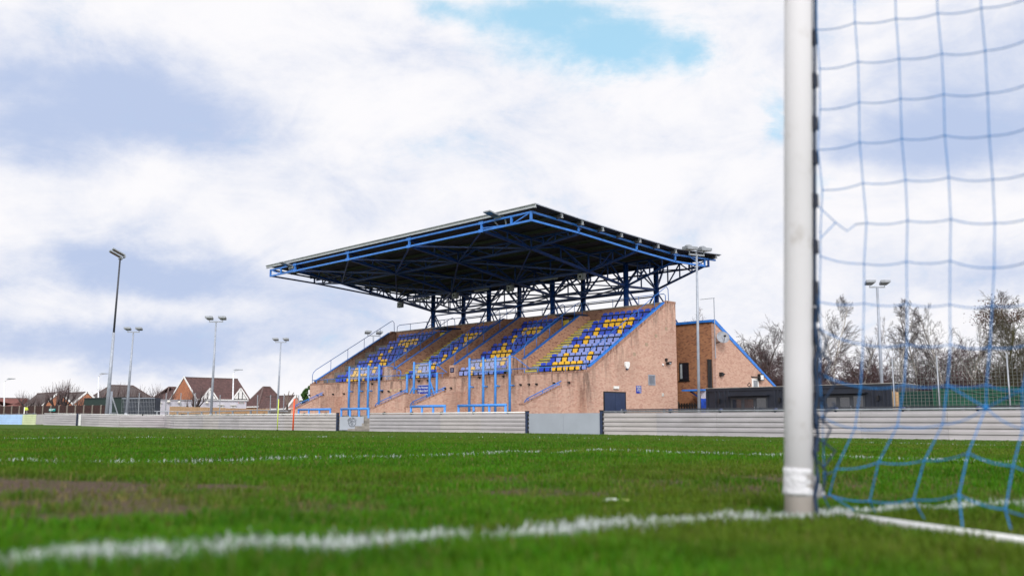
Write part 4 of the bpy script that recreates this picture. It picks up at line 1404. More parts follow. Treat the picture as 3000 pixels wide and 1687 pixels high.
#@@lamps
# ------------------------------------------------------------------ floodlight masts and street lamps
def lamp_post(lab, base, top, r0, r1, head='box', group='floodlight masts', two_tone=False, face=None, arm=.62, tilt=1):
    t = thing('floodlight_mast', lab, 'floodlight', base, group)
    base = Vector(base); top = Vector(top)
    mid = base + (top - base) * .55
    if two_tone:
        w = MB(); w.tube([base, mid], [r0, r0 * .62], 10); w.build('pole', GALVL, t, True)
        w = MB(); w.tube([mid, top], [r0 * .5, r1], 8); w.build('upper_pole', M('dark_pole_steel', (.05, .055, .07), .5), t, True)
    else:
        w = MB(); w.tube([base, mid, top], [r0, (r0 + r1) / 2, r1], 10); w.build('pole', GALVL, t, True)
        w = MB(); w.tube([base, base + Vector((0, 0, 1.0)), base + Vector((0, 0, 1.25))], [r0 * 1.45, r0 * 1.4, r0], 10); w.build('pole_base', GALV, t, True)
    f_ = (face or -_fh).normalized()
    sd = Vector((0, 0, 1)).cross(f_).normalized()
    w = MB(); w.bar(top - sd * arm + Vector((0, 0, .02)), top + sd * arm + Vector((0, 0, .02)), .09, .09); w.build('crossarm', GALV, t)
    for s_ in (-1, 1):
        c = top + sd * (s_ * arm * .95) + Vector((0, 0, .28))
        w = MB(); g = MB()
        if head == 'panel':
            fr, bk = f_ * .85 + Vector((0, 0, .42)), -f_ * .25 + Vector((0, 0, -.12))
            pl_ = [c + fr - sd * .38, c + fr + sd * .38, c + bk + sd * .38, c + bk - sd * .38]
            w.prism(pl_, Vector((0, 0, .12)))
            w.bar(c + bk - sd * .4 + Vector((0, 0, -.08)), c + bk + sd * .4 + Vector((0, 0, -.08)), .12, .2)
            g.prism([v * .93 + c * .07 for v in pl_], Vector((0, 0, -.03)))
            gm_ = M('dark_lamp_glass', (.03, .045, .04), .15)
        else:
            fr, bk = f_ * .3 + Vector((0, 0, .07 * tilt)), -f_ * .3 + Vector((0, 0, -.07 * tilt))
            pl_ = [c + fr - sd * .34, c + fr + sd * .34, c + bk + sd * .26, c + bk - sd * .26]
            w.prism(pl_, Vector((0, 0, .15)))
            w.ball(c + Vector((0, 0, .2)) - f_ * .1, .18, 8, 5, (1.2, 1, .5))
            w.bar(c + Vector((0, 0, -.26)), c + Vector((0, 0, .0)), .05)
            g.prism([v * .9 + c * .1 for v in pl_], Vector((0, 0, -.03)))
            gm_ = LAMPGLASS
        h = w.build('lamp_head', GALV if head == 'box' else M('lamp_grey', (.30, .33, .38), .5), t)
        g.build('lamp_glass', gm_, h)


def lp(lab, pxb, pxt, pyt, Z, r0, r1, **k):
    b = at(pxb, 1229, Z); tp = at(pxt, pyt, Z)
    lamp_post(lab, (b.x, b.y, base_at(b.x, b.y) - .05), tp, r0, r1, **k)


PF = (-_fh * .55 - _rt * .8)
lp('tallest floodlight mast at far left with two tilted flat panels and a dark upper pole', 311, 352, 757, 90, .2, .08, head='panel', two_tone=True, face=PF, arm=.7)
lp('short floodlight mast just right of the tallest left mast', 369, 391, 973, 97, .16, .075, face=-_fh)
lp('floodlight mast in front of the red-roofed gabled house', 617, 633, 943, 84, .13, .07, face=-_fh)
lp('floodlight mast just left of the stand, beyond the marker poles', 811, 823, 1003, 107, .14, .075, face=-_fh)
lp('floodlight mast between the stand and the dark cabins, rising past the roof tip', 2048, 2041, 748, 50, .085, .055, face=-_fh + _rt * .5, arm=.5, tilt=-.3)
lp('floodlight mast behind the goal net in front of the birches', 2588, 2570, 842, 66, .14, .085, face=-_fh, arm=.55)
b = at(1091, 1229, 95)
lp('floodlight mast peeping above the left end wall of the stand', 1091, 1094, 984, 95, .12, .08, face=-_fh + _rt * .4)


def street_lamp(lab, pxb, pyt, Z, armpx):
    b = at(pxb, 1229, Z); tp = at(pxb + 4, pyt, Z); hd = at(armpx, pyt - 6, Z)
    t = thing('street_lamp', lab, 'street lamp', (b.x, b.y, -.3), 'white street lamps')
    w = MB(); w.tube([(b.x, b.y, -.3), (b.x, b.y, 2.5), tp], [.13, .11, .07], 8); w.tube([tp, tp + (hd - tp) * .5 + Vector((0, 0, .1)), hd], .045, 6); w.build('pole', M('white_pole', (.7, .72, .75), .5), t, True)
    d = (hd - tp); d.z = 0; d.normalize()
    w = MB(); w.prism([hd - d * .2 + Vector((0, 0, .0)), hd + d * .9 + Vector((0, 0, .12)), hd + d * .9 + Vector((0, 0, .2)), hd + Vector((0, 0, .24)), hd - d * .3 + Vector((0, 0, .1))], _fh * .25); w.build('lamp_head', GALV, t)


street_lamp('white street lamp at the left edge behind the brown fence', 9, 1118, 140, 25)
street_lamp('white street lamp beside the tallest left mast', 285, 1103, 140, 297)
street_lamp('white street lamp in front of the right dormer of the gabled house', 680, 1092, 125, 690)

#@@right
# ------------------------------------------------------------------ annex, cabins and fences on the right
def cabin(lab, x0, x1, y0, zt, lights=True):
    t = thing('steel_cabin', lab, 'cabin', ((x0 + x1) / 2, y0 + 1.2, -.36), 'dark steel cabins')
    W = x1 - x0
    dx0, dx1 = x0 + W * .29, x0 + W * .70
    w = MB(); w.box((x0, y0 + .04, -.36), (x1, y0 + 2.44, zt - .05)); w.build('cabin_wall', CABIN, t)
    w = MB()
    w.box((x0, y0 - .02, zt - .16), (x1, y0 + .04, zt)); w.box((x0, y0 - .02, -.36), (x1, y0 + .04, -.2)); w.box((x0, y0 - .02, -.2), (x0 + .12, y0 + .039, zt - .16)); w.box((x1 - .12, y0 - .02, -.2), (x1, y0 + .039, zt - .16))
    w.build('corner_frame', CABIN, t)
    for f_ in (.09, .135, .20, .245, .76, .80, .87, .91):
        xa = x0 + W * f_
        w = MB(); w.prism([(xa, y0 + .039, -.2), (xa + .03, y0 - .012, -.2), (xa + .12, y0 - .012, -.2), (xa + .15, y0 + .039, -.2)], (0, 0, zt + .04)); w.build('wall_rib', CABIN, t)
    w = MB(); w.box((x0 - .01, y0 - .06, zt + .001), (x1 + .01, y0 + 2.46, zt + .03)); w.build('roof', M('pale_roof_edge', (.34, .33, .31), .6), t)
    zd = zt - .55
    w = MB(); w.box((dx0 - .1, y0 - .35, zd + .08), (dx1 + .15, y0 - .0, zd + .14)); w.build('door_canopy', CABIN, t)
    w = MB(); w.box((dx0, y0 - .01, -.3), (dx1, y0 + .038, zd)); fr = w.build('door_frame', M('frame_charcoal', (.035, .04, .05), .4), t)
    pw = (dx1 - dx0) / 3
    for k in range(3):
        w = MB(); w.box((dx0 + pw * k + .12, y0 - .016, -.2), (dx0 + pw * (k + 1) - .1, y0 - .011, zd - (.05 if k < 2 else -.0) - .06)); w.build('pane', CABGLASS, fr)
    w = MB(); w.tube([(dx0 + 2 * pw - .02, y0 - .06, .45), (dx0 + 2 * pw - .02, y0 - .06, 1.05)], .02, 6); w.build('handle', GALVL, fr)
    for f_ in (.16, .835):
        w = MB(); w.box((x0 + W * f_ - .05, y0 - .14, zt - .85), (x0 + W * f_ + .05, y0 - .013, zt - .6)); w.build('wall_light', BLACK, t)
    w = MB(); w.tube([((dx0 + dx1) / 2, y0 + .1, zt + .03), ((dx0 + dx1) / 2 - .12, y0 + .1, zt + .16), ((dx0 + dx1) / 2, y0 + .1, zt + .28), ((dx0 + dx1) / 2 + .12, y0 + .1, zt + .16), ((dx0 + dx1) / 2, y0 + .1, zt + .03)], .025, 6); w.build('lifting_ring', BLACK, t)
    return t


CY = 8.1
ca, cb = onY(2068, 1137, CY), onY(2330, 1130, CY)
cabin('charcoal steel cabin with glass doors between the stand and the goal post', ca.x, cb.x, CY, ca.z - .03)
cc = onY(2622, 1120, CY)
cabin('charcoal steel cabin with glass doors seen through the goal net', cb.x + .15, cc.x, CY, ca.z - .02)

AY = 11.0
A0 = onY(2093, 938, AY)
AX, AZ = A0.x, A0.z
e = onX(2267, 1128, AX)
annex = thing('brick_annex', 'buff brick annex with a steep blue-edged roof behind the dark cabin', 'building', (AX - 3, AY + 3, -.36))
sl = (AZ - e.z) / (e.y - AY)
yb = e.y + 2.0
zb = AZ - sl * (yb - AY)
w = MB(); w.box((AX - 9, AY, -.4), (AX - .25, AY + .25, AZ - .12)); w.build('front_wall', BRICK_OR, annex)
w = MB(); w.prism([(AX - .245, AY, -.4), (AX - .245, AY, AZ - .12), (AX - .245, yb, zb - .12), (AX - .245, yb, -.4)], (.245, 0, 0)); w.build('gable_wall', BRICK_AN, annex)
w = MB(); w.prism([(AX - 9, AY - .1, AZ - .10), (AX - 9, AY - .1, AZ + .02), (AX - 9, AY + .05, AZ + .03), (AX - 9, yb + .2, zb - .05), (AX - 9, yb + .2, zb - .15), (AX - 9, AY + .05, AZ - .1)], (8.9, 0, 0)); w.build('roof', TILEG, annex)
w = MB(); w.prism([(AX - .1, AY - .08, AZ - .15), (AX - .1, AY - .08, AZ + .05), (AX - .1, AY + .05, AZ + .06), (AX - .1, yb + .2, zb - .02), (AX - .1, yb + .2, zb - .2)], (.14, 0, 0)); w.box((AX - 9, AY - .14, AZ - .1), (AX - .11, AY - .101, AZ + .05)); w.build('verge_board', BLUE, annex)
w = MB()
wa, wb = onY(1990, 1063, AY), onY(2019, 1114, AY)
w.box((wa.x, AY - .03, wb.z), (wb.x, AY + .02, wa.z)); wf = w.build('window', BLACK, annex)
w = MB(); w.box((wa.x + .07, AY - .04, wb.z + .09), (wb.x - .07, AY - .031, wa.z - .07)); w.build('pane', DARKGLASS, wf)
w = MB(); w.box((wa.x + .09, AY - .046, wb.z + .12), (wa.x + .25, AY - .041, wa.z - .1)); w.build('curtain', M('pale_curtain', (.35, .4, .42), .8), wf)
w = MB(); w.box((wa.x - .06, AY - .07, wb.z - .06), (wb.x + .06, AY - .001, wb.z - .002)); w.build('sill', BLACK, wf)
for k, (pt, pb) in enumerate(((1052, 1140), (1053, 1140), (1053, 1140))):
    x = onY(2074 + k * 4, 1060, AY - .12).x
    w = MB(); w.tube([(x, AY - .1, 1.0), (x, AY - .1, onY(2074, pt, AY).z)], .055, 8); w.build('flue_pipe', BLACK, annex)
gv = onX(2212, 1124, AX)
w = MB(); w.box((AX + .003, gv.y - .4, gv.z - .3), (AX + .04, gv.y + .4, gv.z + .35)); w.build('louvre_frame', WHITE, annex)
w = MB(); w.box((AX + .041, gv.y - .25, gv.z - .3), (AX + .045, gv.y + .25, gv.z + .22)); w.build('louvre', GALV, annex)
d = onX(2112, 990, AX + .3)
sd_ = thing('satellite_dish', 'grey satellite dish high on the annex gable wall', 'dish', (AX + .02, d.y, d.z - .2))
w = MB()
n = 16
vs = [(AX + .28, d.y, d.z)]
dirn = Vector((.72, -.55, .35)).normalized(); u_ = dirn.cross(Vector((0, 0, 1))).normalized(); v_ = u_.cross(dirn)
cdish = Vector((AX + .42, d.y, d.z))
for rr, dd in ((.2, .03), (.40, .11)):
    for k in range(n):
        a_ = 2 * math.pi * k / n
        vs.append(cdish + u_ * (rr * math.cos(a_) * 1.05) + v_ * (rr * math.sin(a_)) + dirn * dd)
vs[0] = cdish
fs = [(0, 1 + k, 1 + (k + 1) % n) for k in range(n)] + [(1 + k, 1 + n + k, 1 + n + (k + 1) % n, 1 + (k + 1) % n) for k in range(n)]
w.add(vs, fs); w.build('dish', M('dish_grey', (.26, .27, .30), .5), sd_, True)
w = MB(); w.tube([(AX + .003, d.y - .1, d.z - .3), (AX + .2, d.y, d.z - .25), cdish], .03, 6); w.tube([cdish - v_ * .38, cdish + dirn * .5 - v_ * .1], .015, 5); w.box(cdish + dirn * .46 - Vector((.05, .05, .14)), cdish + dirn * .5 + Vector((.05, .05, -.04))); w.build('bracket', BLACK, sd_)
ae = thing('tv_aerial', 'thin television aerial pole at the top corner of the annex', 'aerial', (AX - .1, AY + .1, AZ - 1.3))
zt = onY(2094, 873, AY + .1).z
w = MB(); w.tube([(AX + .04, AY - .05, AZ - 2.4), (AX + .04, AY - .05, AZ - 1.0), (AX + .04, AY - .05, zt)], .028, 6); w.build('pole', GALVL, ae)
w = MB(); w.bar((AX - 1.0, AY - .05, zt - .02), (AX + .1, AY - .05, zt - .02), .02)
for k in range(9):
    w.bar((AX - .95 + k * .11, AY - .2, zt - .02), (AX - .95 + k * .11, AY + .1, zt - .02), .01)
w.build('antenna', GALV, ae)
for i, (px, py, lab) in enumerate(((2116, 1096, 'small black lamp in the middle of the annex gable wall'), (2228, 1106, 'black floodlight with a pale lens on an arm low on the annex gable'))):
    q = onX(px, py, AX + .15)
    t = thing('security_light', lab, 'light', q)
    if i:
        w = MB(); w.tube([(AX + .003, q.y - .9, q.z + .05), (AX + .25, q.y - .15, q.z - .02)], .04, 6); w.build('arm', BLACK, t)
        w = MB(); w.box((AX + .08, q.y - .2, q.z - .2), (AX + .25, q.y + .28, q.z + .24)); w.build('lamp_head', BLACK, t)
        w = MB(); w.box((AX + .251, q.y - .14, q.z - .14), (AX + .26, q.y + .22, q.z + .17)); w.build('lamp_glass', WHITE, t)
    else:
        w = MB(); w.box((AX + .003, q.y - .12, q.z - .12), (AX + .2, q.y + .08, q.z + .12)); w.build('lamp_head', BLACK, t)
        w = MB(); w.prism([(AX + .1, q.y + .081, q.z - .08), (AX + .1, q.y + .35, q.z + .05), (AX + .1, q.y + .081, q.z + .06)], (.08, 0, 0)); w.build('shade', BLACK, t)

ka, kb = onY(2003, 1145, 9.2), onY(2067, 1145, 9.2)
kc = onY(2052, 1167, 9.2)
t = thing('blue_shelter', 'small blue and white lean-to with a flat blue roof beside the cabin', 'shelter', (kb.x - .3, 9.7, -.36))
w = MB(); w.box((ka.x, 9.0, ka.z - .02), (kb.x - .02, 10.6, ka.z + .08)); w.build('roof', BLUE, t)
w = MB(); w.box((kc.x, 9.25, kc.z), (kb.x - .03, 9.4, ka.z - .02)); w.build('upper_wall', M('lilac_white_panel', (.55, .55, .66), .6), t)
w = MB(); w.box((kc.x, 9.25, -.38), (kb.x - .03, 9.4, kc.z - .003)); w.build('lower_wall', M('strong_blue_panel', (.02, .10, .62), .5), t)
w = MB(); w.bar((kc.x, 9.28, ka.z - .5), (ka.x + .45, 9.28, ka.z - .03), .08); w.build('roof_strut', BLUED, t)
pa, pb = onY(1987, 1181, 9.6), onY(2046, 1184, 9.6)
t = thing('picket_gate', 'black slatted gate between the stand and the blue lean-to', 'gate', ((pa.x + pb.x) / 2, 9.6, -.36))
w = MB()
for x in np.arange(pa.x, pb.x, .2):
    w.box((x, 9.58, -.38), (x + .13, 9.60, pa.z))
w.build('slat', M('black_timber', (.02, .016, .014), .8), t)
w = MB(); w.box((pa.x, 9.601, pa.z - .2), (pb.x, 9.66, pa.z - .1)); w.box((pa.x, 9.601, .3), (pb.x, 9.66, .4)); w.build('cross_rail', MATS['black_timber'], t)
for x in (pa.x - .08, pb.x + .02):
    w = MB(); w.box((x, 9.55, -.4), (x + .12, 9.67, pa.z + .1)); w.build('post', M('brown_post', (.09, .06, .045), .8), t)

# tall mesh fence with green screening on the right
FY = 4.0
t = thing('mesh_fence', 'tall wire mesh fence on steel posts behind the boards at right', 'fence', (onY(2800, 1200, FY).x, FY, -.36))
fx0, fx1 = onY(2615, 1200, FY).x, onY(3060, 1200, FY).x + 6
ft = onY(2745, 1050, FY).z
w = MB()
for x in np.arange(fx0, fx1, .17):
    w.box((x - .007, FY - .006, .0), (x + .007, FY + .006, ft - .12 * 0))
for z in np.arange(.1, ft, .15):
    w.box((fx0, FY - .005, z), (fx1, FY + .005, z + .013))
w.build('wire_mesh', M('mesh_wire', (.17, .18, .17), .5, metal=.4), t)
for px, pt in ((2615, 1050), (2745, 1041), (2950, 1034), (3110, 1030)):
    q = onY(px, pt, FY)
    w = MB(); w.tube([(q.x, FY - .06, -.4), (q.x, FY - .06, q.z)], .035, 8); w.build('post', GALV, t, True)
gn = thing('green_screen', 'green windbreak netting tied low along the mesh fence', 'screen', (onY(2800, 1200, FY + .12).x, FY + .12, -.36))
GREENN = M('green_netting', (.022, .105, .065), .85, .25, 4.0)
xa, xb = onY(2732, 1135, FY + .1).x, fx1
zt = onY(2850, 1133, FY + .1).z
w = MB()
pts = []
for k in range(41):
    x = xa + (xb - xa) * k / 40
    pts.append((x, FY + .1 + .04 * math.sin(k * 1.7), zt - .06 * abs(math.sin(k * .55)) + .03))
poly = pts + [(xb, FY + .1, -.3), (xa, FY + .1, -.3)]
w.prism(poly, (0, .02, 0)); w.build('netting', GREENN, gn)
w = MB(); w.tube(pts, .025, 5); w.build('hem', BLACK, gn)
xc = onY(2632, 1150, FY + .3).x
w = MB(); w.box((xc, FY + .3, -.3), (xa + .1, FY + .33, zt - .12)); w.build('netting', M('dark_green_netting', (.012, .05, .04), .85, .25), gn)
t = thing('timber_post', 'pale new timber post at the right end of the cabin', 'post', (onY(2624, 1190, 6.0).x, 6, -.36))
q0, q1 = onY(2614, 1146, 6.0), onY(2631, 1146, 6.0)
w = MB(); w.box((q0.x, 6, -.38), (q0.x + .14, 6.12, q0.z)); w.build('upright', M('new_timber', (.52, .33, .17), .8, stretch=(1, 1, .2)), t)
w = MB(); w.box((q1.x - .16, 6.02, -.38), (q1.x, 6.1, q0.z - .03)); w.box((q0.x + .14, 6.03, q0.z - .25), (q1.x - .16, 6.08, q0.z - .12)); w.build('board', MATS['new_timber'], t)

#@@goal
# ------------------------------------------------------------------ the goal and its net
pb_ = ground_at(2339, 1520)
pzZ = (pb_ - CAM).dot(_fh)
tp_ = at(2338, 0, pzZ)
lean = (tp_ - pb_) / (tp_.z - pb_.z)
ptop = pb_ + lean * 2.44
goal = thing('football_goal', 'white round goal post with blue net ties and white tape at its foot', 'goal', pb_)
PR = .0455 * pzZ / 3.05


def post_mat():
    m, nt, b = newmat('scuffed_white_paint')
    v = nd(nt, 'ShaderNodeTexCoord').outputs['Object']
    n = noise(nt, v, 9.0, 6, 0.65)
    z = nd(nt, 'ShaderNodeSeparateXYZ', {0: v}).outputs[2]
    c = mix(nt, mth(nt, 'MULTIPLY', smooth(nt, n, .54, .72), .5), (.57, .56, .58), (.36, .33, .31))
    dirt_ = mth(nt, 'SUBTRACT', 1.0, smooth(nt, z, .05, .2))
    c = mix(nt, mth(nt, 'MULTIPLY', dirt_, .5), c, (.47, .37, .28))
    nt.links.new(c, b.inputs['Base Color']); b.inputs['Roughness'].default_value = .8; b.inputs['Specular IOR Level'].default_value = .2
    return m


POSTM = post_mat()
w = MB(); w.tube([pb_ - Vector((0, 0, .1)), pb_ + lean * .5, pb_ + lean * 1.2, ptop], PR, 28); w.build('post', POSTM, goal, True)
gdir = Vector((0, -1, 0))
w = MB(); w.tube([ptop + gdir * .0, ptop + gdir * 7.32], PR, 20); w.build('crossbar', POSTM, goal, True)
p2 = pb_ + gdir * 7.32
w = MB(); w.tube([(p2.x, p2.y, base_at(p2.x, p2.y) - .1), ptop + gdir * 7.32], PR, 20); w.build('post', POSTM, goal, True)
w = MB()
rr = []
for k in range(9):
    z = .080 + .090 * k / 8
    rr.append((pb_ + lean * z, PR * (1.02 + .018 * math.sin(k * 1.9) + (.03 if k < 3 else 0))))
w.tube([a_ for a_, _ in rr], [b_ for _, b_ in rr], 28)
q = pb_ + lean * .09 + _rt * PR * .7
w.prism([q + Vector((0, 0, .075)), q + _rt * .03 + Vector((0, 0, .05)), q + _rt * .055 - _fh * .01 + Vector((0, 0, -.005)), q + _rt * .02 + Vector((0, 0, -.03)), q + Vector((0, 0, -.02))], _fh * .02)
w.build('tape_wrap', M('white_tape', (.60, .60, .625), .5, .1, 12, bump=.5), goal, True)
# strip of clips and the edge cord on the net side of the post
w = MB()
w.tube([pb_ + lean * z + _rt * PR * .92 - _fh * PR * .1 for z in np.linspace(.32, 2.4, 14)], .009, 6)
w.build('clip_track', M('track_shadow_grey', (.10, .10, .12), .6), goal)
for py in (-60, 115, 240, 365, 465, 590, 725, 845, 870, 925, 985, 1075, 1170, 1230, 1300):
    z = at(2385, py, pzZ).z - pb_.z
    c = pb_ + lean * z + _rt * (PR + .002) - _fh * PR * .2
    w = MB(); w.box(c + Vector((-.013, -.014, -.024)), c + Vector((.013, .014, .024))); w.tube([c + Vector((0, 0, -.03)), c + _rt * .009, c + Vector((0, 0, .03))], .006, 5); w.build('net_clip', M('black_clip', (.012, .015, .03), .5), goal)
e0, e1 = ground_at(2440, 1516), ground_at(3000, 1614)
e2 = e0 + (e1 - e0) * 2.3
w = MB(); w.tube([(e0.x, e0.y, base_at(e0.x, e0.y) + .008), (e1.x, e1.y, base_at(e1.x, e1.y) + .018), (e2.x, e2.y, base_at(e2.x, e2.y) + .02)], .017, 12); w.build('ground_bar', WHITE, goal, True)

TWINE = M('blue_net_twine', (.010, .17, .47), .7, .15, 40)
net = thing('goal_net', 'blue knotted goal net hanging beside the post and pegged along the ground bar', 'net', pb_ + _rt * .3)


def n1(x, y): return (2250 + x / 1.7053, y / 1.7053)
def n2(x, y): return (2250 + x / 1.7307, 850 + y / 1.7307)


colsP = [
    [n1(243, -50), n1(245, 150), n1(258, 345), n1(260, 548), n1(250, 748), n1(272, 950), n1(262, 1160), n1(262, 1280), n2(262, 60), n2(268, 200), n2(262, 420), n2(275, 640), n2(285, 925), n2(280, 1040), n2(325, 1130)],
    [n1(430, -85), n1(435, 115), n1(450, 310), n1(455, 512), n1(458, 712), n1(475, 915), n1(492, 1115), n1(480, 1318), n2(487, 66), n2(482, 275), n2(470, 490), n2(440, 700), n2(345, 905), n2(310, 1035), n2(440, 1160)],
    [n1(633, -108), n1(640, 95), n1(655, 295), n1(662, 495), n1(668, 695), n1(687, 900), n1(697, 1103), n1(692, 1307), n2(705, 70), n2(705, 275), n2(690, 480), n2(655, 690), n2(560, 872), n2(515, 1068), n2(550, 1178)],
    [n1(840, -136), n1(848, 68), n1(868, 270), n1(878, 472), n1(883, 677), n1(903, 887), n1(913, 1095), n1(910, 1303), n2(922, 72), n2(925, 275), n2(910, 482), n2(885, 680), n2(793, 862), n2(738, 1060), n2(795, 1208)],
    [n1(1055, -168), n1(1065, 42), n1(1085, 255), n1(1097, 467), n1(1105, 680), n1(1123, 897), n1(1133, 1115), n1(1130, 1338), n2(1137, 80), n2(1125, 290), n2(1108, 480), n2(1105, 595), n2(1015, 825), n2(968, 1035), n2(990, 1258)],
    [n1(1285, -220), n1(1300, -8), n1(1318, 190), n1(1325, 410), n1(1330, 627), n1(1340, 850), n1(1345, 1075), n1(1335, 1290), n2(1345, 60), n2(1340, 270), n2(1290, 505), n2(1292, 700), n2(1243, 890), n2(1203, 1110), n2(1236, 1268)],
    [n1(1535, -270), n1(1545, -50), n1(1555, 150), n1(1565, 370), n1(1570, 590), n1(1575, 815), n1(1580, 1045), n1(1575, 1265), n2(1580, 60), n2(1570, 260), n2(1500, 460), n2(1480, 720), n2(1460, 930), n2(1430, 1150), n2(1480, 1350)]]
depth = [pzZ - .02, pzZ - .11, pzZ - .21, pzZ - .31, pzZ - .42, pzZ - .54, pzZ - .66]
nodes = []
for ci, cp in enumerate(colsP):
    col_ = []
    for ri, (px, py) in enumerate(cp):
        Zd = depth[ci]
        if ri == 14:
            g = ground_at(px, py)
            Zd = (g - CAM).dot(_fh)
        elif ri >= 12:
            g = ground_at(*cp[14]); zg = (g - CAM).dot(_fh)
            Zd = Zd + (min(zg, Zd + .1) - Zd) * (ri - 11) / 3
        p = at(px, py, Zd)
        if ri == 14 and ci > 0:
            p.z = base_at(p.x, p.y) + .03
        col_.append(p)
    nodes.append(col_)
# the net carries on past the frame: back towards its stanchion and up to the crossbar
for _ in range(4):
    nodes.append([b + (b - a) * .9 for a, b in zip(nodes[-2], nodes[-1])])
    for p in nodes[-1]:
        p.z = max(p.z, base_at(p.x, p.y) + .02)
upper = []
for cn in nodes:
    ups = [cn[0] + (cn[0] - cn[1]) * k for k in (4, 3, 2, 1)]
    upper.append([p for p in ups] + [cn[0]])


def sagged(p, q, sag, n=5):
    return [p + (q - p) * (k / n) + Vector((0, 0, -sag * 4 * (k / n) * (1 - k / n))) for k in range(n + 1)]


w = MB()
R_ = .0019
for cn in nodes:
    for i in range(len(cn) - 1):
        w.tube(sagged(cn[i], cn[i + 1], 0.0, 2), R_, 5, caps=False)
for ri in range(15):
    for ci in range(len(nodes) - 1):
        if ri == 14:
            continue
        a, b = nodes[ci][ri], nodes[ci + 1][ri]
        if ri == 6 and ci == 0:
            # torn loop at the post
            pts = [at(*n1(250, 1030), depth[0]), at(*n1(338, 1112), depth[0]), at(*n1(395, 1155), depth[0]), at(*n1(440, 1120), depth[0]), b]
            w.tube(pts, R_, 5, caps=False); w.tube([at(*n1(338, 1112), depth[0]), at(*n1(262, 1190), depth[0])], R_, 5, caps=False)
            continue
        if ri == 11 and ci == 3 or ri == 11 and ci == 4:
            w.tube(sagged(a, b, .012), R_, 5, caps=False)
            continue
        w.tube(sagged(a, b, .008), R_, 5, caps=False)
for ci, un in enumerate(upper):
    for k in range(4):
        w.tube([un[k], un[k + 1]], R_, 5, caps=False)
        if ci + 1 < len(upper):
            w.tube(sagged(un[k], upper[ci + 1][k], .008), R_, 5, caps=False)
star = nodes[4][11]
for ci, ri in ((3, 10), (5, 10)):
    w.tube([star, nodes[ci][ri]], R_, 5, caps=False)
w.build('mesh_twine', TWINE, net)
w = MB()
for cn in nodes:
    for p in cn[:14]:
        w.ball(p, .0038, 6, 4)
w.ball(star, .009, 8, 6)
w.build('knot', TWINE, net)
w = MB()
bq = [at(2392 + 5 * math.sin(k * 2.1), 860 + k * 42, pzZ - .03 - .01 * (k % 2)) for k in range(17)]
w.tube(bq, [.0035 + .0045 * abs(math.sin(k * 1.3)) for k in range(17)], 6)
w.tube([at(2388, -40 + k * 60, pzZ - .02) for k in range(16)], .0045, 5)
for k in range(7):
    a = at(2398, 960 + k * 65, pzZ - .03)
    w.tube([a, a + _rt * (.025 + .015 * (k % 3)) + Vector((0, 0, -.04)), a + _rt * .01 + Vector((0, 0, -.1))], .004, 5)
w.tube([at(2420, 1205, pzZ - .1), at(2450, 1190, pzZ - .1), at(2440, 1180, pzZ - .1)], .004, 5)
w.build('edge_cord', M('deep_blue_cord', (.008, .026, .065), .7, .2, 30), net)

q = ground_at(1792, 1478)
t = thing('paper_scrap', 'scrap of white litter lying on the grass left of the post', 'litter', q)
w = MB()
d1, d2 = _rt, _fh
pts = []
w.add([q + d1 * x + d2 * y + Vector((0, 0, z)) for x, y, z in ((-.042, 0, .012), (-.02, .03, .022), (-.004, .02, .016), (.02, .03, .024), (.038, .005, .014), (.02, -.025, .016), (-.005, -.02, .022), (-.025, -.028, .012), (0, 0, .026))],
      [(0, 1, 8), (1, 2, 8), (2, 3, 8), (3, 4, 8), (4, 5, 8), (5, 6, 8), (6, 7, 8), (7, 0, 8)])
w.build('paper', M('white_litter', (.62, .66, .62), .7), t)
w = MB(); w.prism([q + d1 * .04 + Vector((0, 0, .012)), q + d1 * .07 + Vector((0, 0, .016)), q + d1 * .045 + d2 * .01 + Vector((0, 0, .02))], Vector((0, 0, .004))); w.build('torn_corner', M('straw_scrap', (.35, .38, .12), .7), t)

#@@trees
# ------------------------------------------------------------------ trees
def seg_mesh(name, segs, mat, parent, sides=3):
    P = np.array([s_[0] for s_ in segs]); Q = np.array([s_[1] for s_ in segs])
    r0 = np.array([s_[2] for s_ in segs]); r1 = np.array([s_[3] for s_ in segs])
    D = Q - P
    D /= np.maximum(np.linalg.norm(D, axis=1, keepdims=True), 1e-6)
    U = np.cross(D, np.array([.31, .22, .9])); nU = np.linalg.norm(U, axis=1, keepdims=True); U /= np.maximum(nU, 1e-6)
    W = np.cross(D, U)
    n = len(segs)
    V = np.zeros((n, 2 * sides, 3))
    for k in range(sides):
        a_ = 2 * math.pi * k / sides
        o_ = U * math.cos(a_) + W * math.sin(a_)
        V[:, k] = P + o_ * r0[:, None]; V[:, sides + k] = Q + o_ * r1[:, None]
    f = np.array([(k, (k + 1) % sides, sides + (k + 1) % sides, sides + k) for k in range(sides)])
    Fc = (np.arange(n)[:, None, None] * 2 * sides + f[None]).reshape(-1, 4)
    me = bpy.data.meshes.new(name)
    me.vertices.add(n * 2 * sides); me.vertices.foreach_set('co', V.reshape(-1).astype(np.float32))
    me.loops.add(Fc.size); me.loops.foreach_set('vertex_index', Fc.reshape(-1).astype(np.int32))
    me.polygons.add(len(Fc)); me.polygons.foreach_set('loop_start', (np.arange(len(Fc)) * 4).astype(np.int32))
    me.update(calc_edges=True)
    me.materials.append(mat)
    o = bpy.data.objects.new(name, me); COL.objects.link(o)
    if parent: o.parent = parent
    return o


BARK = M('dark_bark', (.075, .058, .05), .9, .3, 6)
BIRCH = M('birch_bark', (.46, .43, .40), .85, .45, 5, stretch=(1, 1, .6))
TWIG = M('twig_brown', (.042, .030, .030), .9, .2, 2)
TWIGP = M('twig_plum', (.085, .048, .05), .9, .2, 2)
TWIGO = M('twig_olive', (.058, .05, .03), .9, .3, 2)


